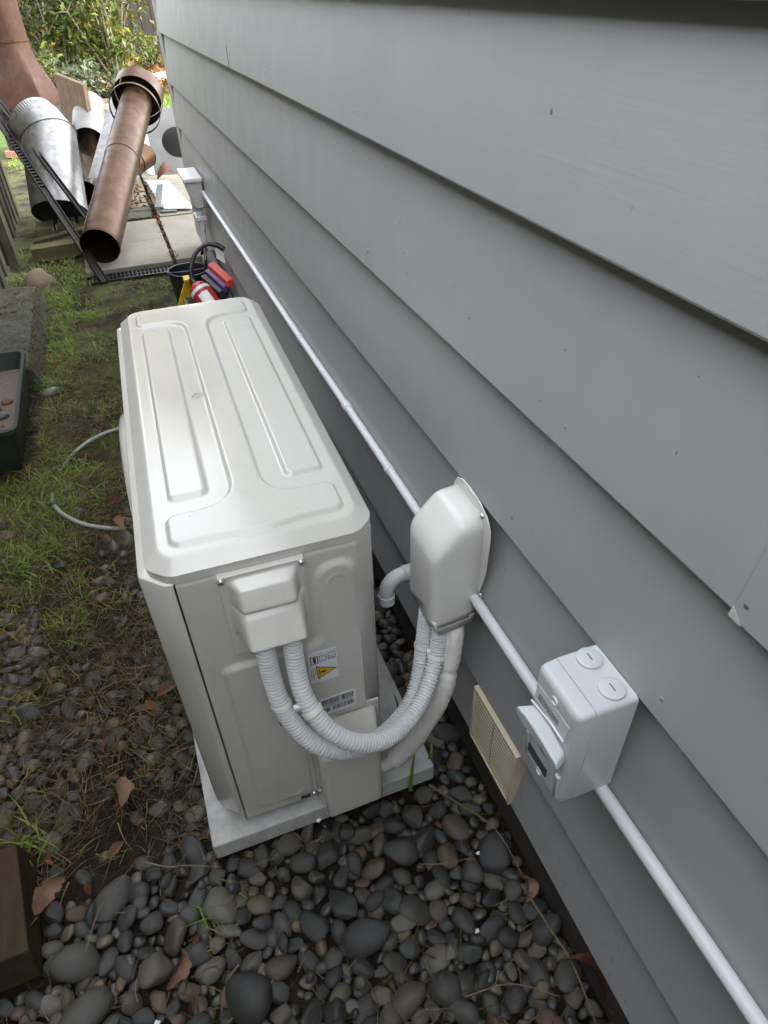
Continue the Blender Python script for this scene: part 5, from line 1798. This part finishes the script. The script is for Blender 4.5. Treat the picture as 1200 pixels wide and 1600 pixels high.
# ================================================================== GRASS, THATCH, LITTER
def blades(roots, h, w, lean, curl, mat_, name, parent=None, label=None, cat=None, kind='stuff', flat=False):
    n = len(roots)
    th = rng.uniform(0, 2 * np.pi, n)
    d = np.stack([np.cos(th), np.sin(th), np.zeros(n)], 1)
    s = np.stack([-np.sin(th), np.cos(th), np.zeros(n)], 1)
    tw = rng.normal(0, 0.5, n)
    segs = 4
    V_ = []
    side_c = rng.normal(0, 0.35, n)[:, None]
    for k in range(segs + 1):
        t = k / segs
        a = lean[:, None] + curl[:, None] * t
        out = d * (h[:, None] * t * np.sin(a)) + s * (side_c * h[:, None] * t * t)
        upz = np.zeros((n, 3))
        upz[:, 2] = h * t * np.cos(a[:, 0])
        c = roots + out + upz
        ww_ = (w * (1 - t * 0.92) * 0.5)[:, None]
        V_.append(c - s * ww_)
        V_.append(c + s * ww_)
    V_ = np.stack(V_, 1).reshape(-1, 3)
    m_ = 2 * (segs + 1)
    F_ = []
    for i2 in range(n):
        b0 = i2 * m_
        for k in range(segs):
            F_.append((b0 + 2 * k, b0 + 2 * k + 1, b0 + 2 * k + 3, b0 + 2 * k + 2))
    return fastmesh(name, V_, F_, mat_, parent, label=label, cat=cat, kind=kind)

# clumped roots in the strip between fence and unit
def strip_roots(n, fn):
    out = []
    while len(out) < n:
        x, y = rng.uniform(-1.0, -0.10), rng.uniform(0.35, 3.13)
        if rng.random() < fn(x, y):
            out.append((x, y, (ground_z(x, y) if y < 3.2 else 0) - 0.003))
    return np.array(out)
def strip_fn(x, y):
    if x > -0.47 and y < 0.98: return 0
    if -1.02 < x < -0.82 and 1.36 < y < 2.0: return 0
    if x < -0.80 and 2.0 < y < 3.05: return 0.02
    f = (0.02 + 1.0 * n2(x, y, 3.2, 1.0) + 1.1 * n2(x, y, 8.0, 2.0) + (0.35 if x < -0.70 else 0.0)) * 1.6
    f *= 1.0 if x < -0.64 else max(0.06, 1 - (x + 0.64) / 0.12)
    if y < 1.05: f *= max(0.0, (y - 0.45) / 0.6) * (1.0 if x < -0.7 else 0.25)
    return max(0.0, min(1.0, f))
rt = strip_roots(11000, strip_fn)
n = len(rt)
blades(rt, rng.uniform(0.014, 0.046, n), rng.uniform(0.002, 0.0042, n), rng.uniform(0.1, 0.9, n), rng.uniform(0.2, 1.3, n), 'grass', 'grass', label='short green grass growing between fence and unit', cat='grass')
rt2 = strip_roots(1500, lambda x, y: strip_fn(x, y) ** 2 if x < -0.58 else 0)
n = len(rt2)
blades(rt2, rng.uniform(0.035, 0.08, n), rng.uniform(0.003, 0.006, n), rng.uniform(0.2, 0.9, n), rng.uniform(0.4, 1.4, n), 'grass', 'tall_grass', label='longer grass blades along the kerb and planter', cat='grass')
# tufts near pebbles at the edges and kerb
tuf = []
for (cx, cy, m_, sp) in ((-0.80, 1.33, 120, 0.05), (-0.83, 1.22, 80, 0.05), (-0.86, 0.92, 60, 0.05), (-0.90, 0.75, 60, 0.05), (-0.80, 2.05, 90, 0.05), (-0.78, 2.6, 120, 0.07), (-0.76, 2.95, 120, 0.07), (-0.81, 0.12, 45, 0.03), (-0.83, 0.45, 20, 0.03),
                         (-0.82, 3.42, 160, 0.08), (-0.70, 3.25, 120, 0.06), (-0.93, 3.35, 120, 0.06), (-0.25, 2.95, 70, 0.06), (-0.12, 3.0, 60, 0.05), (-0.90, 3.8, 120, 0.08), (-0.75, 3.55, 60, 0.06), (-0.488, -0.165, 16, 0.018), (-0.50, -0.13, 6, 0.03), (-0.85, 0.95, 30, 0.06)):
    tuf += [(cx + rng.normal(0, sp), cy + rng.normal(0, sp), 0.0) for _ in range(m_)]
tuf = np.array(tuf)
n = len(tuf)
blades(tuf, rng.uniform(0.025, 0.075, n), rng.uniform(0.003, 0.006, n), rng.uniform(0.1, 0.8, n), rng.uniform(0.2, 1.4, n), 'grass', 'grass_tufts', label='loose green grass tufts at the fence foot and among pebbles', cat='grass')
# kerb moss hairs
km = np.stack([rng.uniform(-1.0, -0.82, 5000), rng.uniform(2.04, 3.03, 5000), np.full(5000, 0.078)], 1)
n = len(km)
blades(km, rng.uniform(0.006, 0.018, n), rng.uniform(0.002, 0.004, n), rng.uniform(0.2, 1.4, n), rng.uniform(0, 1, n), 'thatch', 'moss', bpy.data.objects['mossy_kerb'])
bpy.data.objects['moss'].location = Vector((0.92, -2.5, 0.0))
# dry thatch over soil and pebbles
th_ = []
while len(th_) < 17000:
    x, y = rng.uniform(-1.0, -0.02), rng.uniform(-0.75, 2.6)
    if in_slab(x, y, -0.004): continue
    if x > -0.48 and 0 < y < 0.98: continue
    f = 0.5 + 1.0 * n2(x, y, 4.0, 6.0)
    if x < -0.49 and 0.0 < y < 1.35: f = 0.55 + 0.9 * n2(x, y, 5.0, 6.0) + 0.3
    elif y > 1.35: f *= 1.1
    else: f = max(0, f - 0.30) * 0.35
    if rng.random() < f:
        zb = 0.012 + (0.012 if y < 0.6 else 0.0) * rng.random()
        th_.append((x, y, ground_z(x, y) + zb))
th_ = np.array(th_)
n = len(th_)
blades(th_, rng.uniform(0.02, 0.075, n), rng.uniform(0.001, 0.0026, n), rng.uniform(1.2, 1.6, n), rng.uniform(-0.25, 0.3, n), 'thatch', 'dry_thatch', label='dry brown grass thatch strewn over soil and pebbles', cat='thatch')
# lawn in the yard
lw = np.stack([rng.uniform(-1.2, 1.6, 9000), rng.uniform(6.4, 11.6, 9000), np.full(9000, -0.012)], 1)
n = len(lw)
blades(lw, rng.uniform(0.04, 0.10, n), rng.uniform(0.008, 0.014, n), rng.uniform(0.1, 0.7, n), rng.uniform(0.2, 1.0, n), 'grass', 'lawn', label='sunlit lawn grass in the back yard', cat='grass')
# litter in the yard bed and on the pavers
def litter_pts(n):
    a_ = np.stack([rng.uniform(-1.0, 2.2, n), rng.uniform(11.2, 15.9, n), rng.uniform(0.0, 0.05, n)], 1)
    b_ = np.stack([rng.normal(-0.33, 0.10, n // 12), rng.uniform(4.3, 5.2, n // 12), np.full(n // 12, 0.04)], 1)
    c_ = np.stack([rng.normal(-0.157, 0.012, n // 14), rng.uniform(3.3, 4.9, n // 14), rng.uniform(0.0, 0.03, n // 14)], 1)
    return np.vstack([a_, b_ * 1.0, c_])
def small_litter(n):
    b_ = np.stack([rng.normal(-0.30, 0.08, n), rng.uniform(4.45, 5.2, n), rng.uniform(0.035, 0.05, n)], 1)
    c_ = np.stack([rng.normal(-0.156, 0.006, n), rng.uniform(3.3, 4.9, n), rng.uniform(0.004, 0.03, n)], 1)
    return np.vstack([b_, c_])
o = leaves(5000, lambda n: np.stack([rng.uniform(-1.0, 2.2, n), rng.uniform(10.6, 15.9, n), rng.uniform(0.0, 0.07, n)], 1), 0.13, 'litter', 'leaf_litter', None, droop=0.0, aspect=0.75)
tag(o, 'orange fallen leaves covering the far garden bed', 'leaf litter')
o = leaves(160, small_litter, 0.035, 'litter', 'paver_litter', None, droop=0.0, aspect=0.6)
tag(o, 'small brown leaf debris in the paver joints', 'leaf litter')
def strip_litter(n):
    out = []
    while len(out) < n:
        x, y = rng.uniform(-0.98, -0.02), rng.uniform(-0.7, 3.1)
        if in_slab(x, y, -0.01) or (x > -0.48 and 0 < y < 0.98): continue
        if y < 0 and rng.random() > 0.25: continue
        out.append((x, y, ground_z(x, y) + (0.03 if y < 0.5 else 0.012)))
    return np.array(out)
o = leaves(150, strip_litter, 0.030, 'litter', 'leaf_fragments', None, droop=0.0, aspect=0.6)
tag(o, 'small dry leaf fragments scattered along the strip', 'leaf litter')

# individual fallen leaves
def fallen_leaf(x, y, z, size, rz, tilt, mat_, label, seed, lobed=True):
    rs = random.Random(seed)
    mb = MB()
    n = 18
    rim = []
    for k in range(n):
        t = k / (n - 1)
        wv = math.sin(math.pi * min(1, t ** 0.8 * 1.0)) ** 0.9 * 0.27
        wv *= 1 + (rs.uniform(-0.28, 0.15) if lobed else rs.uniform(-0.08, 0.08))
        rim.append((t, wv))
    cv1, cv2, tw_ = rs.uniform(0.15, 0.4), rs.uniform(0.5, 1.3), rs.uniform(-0.5, 0.5)
    vs_, fs_ = [], []
    for (t, wv) in rim:
        z_ = 0.16 * math.sin(t * 3.0) * size + rs.uniform(-.012, .012) * size
        z_ = cv1 * math.sin(t * 3.1) * size + rs.uniform(-.015, .015) * size
        off_y = 0.10 * math.sin(t * 2.6 + seed) * size
        vs_ += [((t - 0.5) * size, off_y - wv * size, z_ + abs(wv) * size * (cv2 + tw_ * t) + rs.uniform(-.02, .02) * size), ((t - 0.5) * size, off_y, z_), ((t - 0.5) * size, off_y + wv * size * 0.9, z_ + abs(wv) * size * (cv2 - tw_ * t) + rs.uniform(-.02, .02) * size)]
    for k in range(n - 1):
        fs_ += [(3 * k, 3 * k + 1, 3 * k + 4, 3 * k + 3), (3 * k + 1, 3 * k + 2, 3 * k + 5, 3 * k + 4)]
    mt = Matrix.Translation((x, y, z)) @ Matrix.Rotation(rz, 4, 'Z') @ Matrix.Rotation(tilt, 4, 'X')
    mb.add([mt @ Vector(p) for p in vs_], fs_)
    mb.tube([mt @ Vector((-0.5 * size, 0, 0.0)), mt @ Vector((-0.72 * size, 0.03 * size, 0.02 * size))], 0.0008, 5)
    mb.build('fallen_leaf', mat_, None, (x, y, z), recalc=False, angle=70, label=label, cat='leaf', group='fallen leaves')
fallen_leaf(-0.752, -0.022, 0.050, 0.066, 0.9, 0.35, 'deadleaf', 'large pale brown leaf beside the timber block', 1)
fallen_leaf(-0.572, -0.205, 0.058, 0.062, 1.3, 0.9, 'deadleaf', 'curled brown leaf among pebbles in front of the slab corner', 2)
fallen_leaf(-0.522, 0.337, 0.045, 0.048, 0.5, 0.3, 'deadleaf', 'tan pointed leaf touching the left side of the unit', 3, False)
fallen_leaf(-0.632, 0.130, 0.045, 0.062, 1.4, 0.3, 'deadleaf', 'long ragged brown leaf on the pebbles left of the slab', 4)
fallen_leaf(-0.645, 0.02, 0.045, 0.035, 0.4, 0.3, 'deadleaf', 'small pinkish leaf left of the slab corner', 5, False)
fallen_leaf(0.004, -0.445, 0.055, 0.075, 1.9, 0.8, 'deadleaf_red', 'curled red brown leaf against the wall foot at lower right', 6)
fallen_leaf(-0.012, -0.300, 0.055, 0.045, 1.2, 0.7, 'deadleaf', 'small brown leaf standing by the wall foot beside dark pebbles', 7, False)
fallen_leaf(-0.02, -0.50, 0.045, 0.085, 0.2, 0.5, 'deadleaf_red', 'dark brown leaf lying flat at the bottom edge by the wall', 8)
fallen_leaf(-0.596, 1.105, 0.022, 0.055, 0.2, 0.3, 'deadleaf_red', 'brown leaf on bare soil near the hose', 9)
fallen_leaf(-0.600, 0.985, 0.020, 0.060, 2.2, 0.2, 'deadleaf', 'tan leaf under the lower end of the hose', 10)
fallen_leaf(0.02, 5.22, 0.060, 0.16, 0.3, 0.5, 'deadleaf_red', 'red brown leaf behind the white corrugated sheet', 11)
fallen_leaf(-0.90, 0.80, 0.035, 0.075, 0.7, 0.3, 'ironoxide', 'rusty orange leaf at the far left edge below the planter', 12)
fallen_leaf(-0.90, 0.64, 0.035, 0.085, 0.1, 0.2, 'ironoxide', 'orange brown leaf at the left edge above the pebbles', 13)

# twigs and stalks
def stalk(ctrl, r_, label, mat_='twig'):
    pts_, _ = spline(ctrl, 24)
    MB().tube(pts_, list(np.linspace(r_, r_ * 0.45, 24)), 6).build('dry_stalk', mat_, None, ctrl[0], label=label, cat='stalk', group='dry stalks on the pebbles')
stalk([(-0.085, -0.075, 0.055), (-0.045, -0.14, 0.060), (-0.012, -0.20, 0.065), (-0.002, -0.29, 0.050)], 0.0017, 'long dry stalk arching from slab corner toward the wall')
stalk([(-0.012, -0.29, 0.052), (-0.006, -0.37, 0.062), (0.0, -0.425, 0.060), (-0.012, -0.52, 0.055)], 0.0020, 'dry straw stalk running along the wall foot to the bottom edge')
stalk([(-0.60, -0.02, 0.045), (-0.56, -0.05, 0.058), (-0.53, -0.06, 0.060), (-0.475, -0.082, 0.055)], 0.0016, 'thin dry stalk left of the slab near corner')
stalk([(-0.155, -0.20, 0.052), (-0.12, -0.215, 0.058), (-0.07, -0.222, 0.052)], 0.0013, 'short straw stalk on pebbles below the valve cover')
stalk([(-0.17, -0.40, 0.058), (-0.10, -0.41, 0.060), (-0.04, -0.45, 0.060)], 0.0013, 'pale twig lying across dark pebbles at lower right')
stalk([(-0.55, 0.25, 0.05), (-0.53, 0.23, 0.056), (-0.51, 0.225, 0.05)], 0.0012, 'short stalk touching the left side of the unit base')
stalk([(-0.70, -0.13, 0.05), (-0.67, -0.07, 0.058), (-0.62, -0.02, 0.05)], 0.0013, 'thin grey twig right of the timber block')
# a grass plant growing between slab and wall
gp = []
for (ctrl, w_) in (([(-0.115, -0.055, 0.02), (-0.108, -0.050, 0.10), (-0.100, -0.048, 0.17)], 0.007), ([(-0.06, -0.020, 0.02), (-0.064, -0.035, 0.12), (-0.070, -0.052, 0.09)], 0.008), ([(-0.075, 0.10, 0.02), (-0.085, 0.09, 0.10), (-0.10, 0.07, 0.16)], 0.005)):
    gp.append((ctrl, w_))
gt = thing('grass_plant', (-0.08, -0.04, 0.0), 'long green grass blades growing up by the slab near corner', 'grass plant')
for ctrl, w_ in gp:
    pts_, _ = spline(ctrl, 12)
    mb = MB()
    for k, p in enumerate(pts_):
        ww2 = w_ * 0.5 * math.sin(math.pi * min(1, 0.15 + 0.85 * (1 - k / 11.0) ** 0.8)) if k else w_ * 0.2
        ww2 = w_ * 0.5 * (1 - (k / 11.0) ** 2) + 0.0003
        mb.v += [(p[0] - ww2, p[1], p[2]), (p[0] + ww2 * 0.8, p[1] - ww2 * 0.4, p[2])]
    mb.f = [(2 * k, 2 * k + 1, 2 * k + 3, 2 * k + 2) for k in range(11)]
    mb.build('blade', 'grass', gt, recalc=False)
# pale chips on the pebbles
for k, (x, y, lab) in enumerate(((-0.298, -0.070, 'white paint chip on the big pebble below the unit slab'), (-0.060, -0.225, 'white shell chip on pebbles below the vent'), (-0.60, -0.27, 'white scrap on pebbles near the bottom left'), (-0.115, -0.33, 'small white crescent chip on dark pebbles'))):
    mb = MB()
    rs = random.Random(k)
    pts_ = [(x + 0.006 * math.cos(t) * rs.uniform(0.3, 1), y + 0.005 * math.sin(t) * rs.uniform(0.3, 1)) for t in np.linspace(0, 6.28, 9)[:-1]]
    mb.prism([(a_, b_, 0.063 + 0.004 * rs.random()) for a_, b_ in pts_], (0, 0, 0.0015))
    mb.build('white_chip', 'white', None, (x, y, 0.06), smooth=False, label=lab, cat='chip', group='white chips on the pebbles')
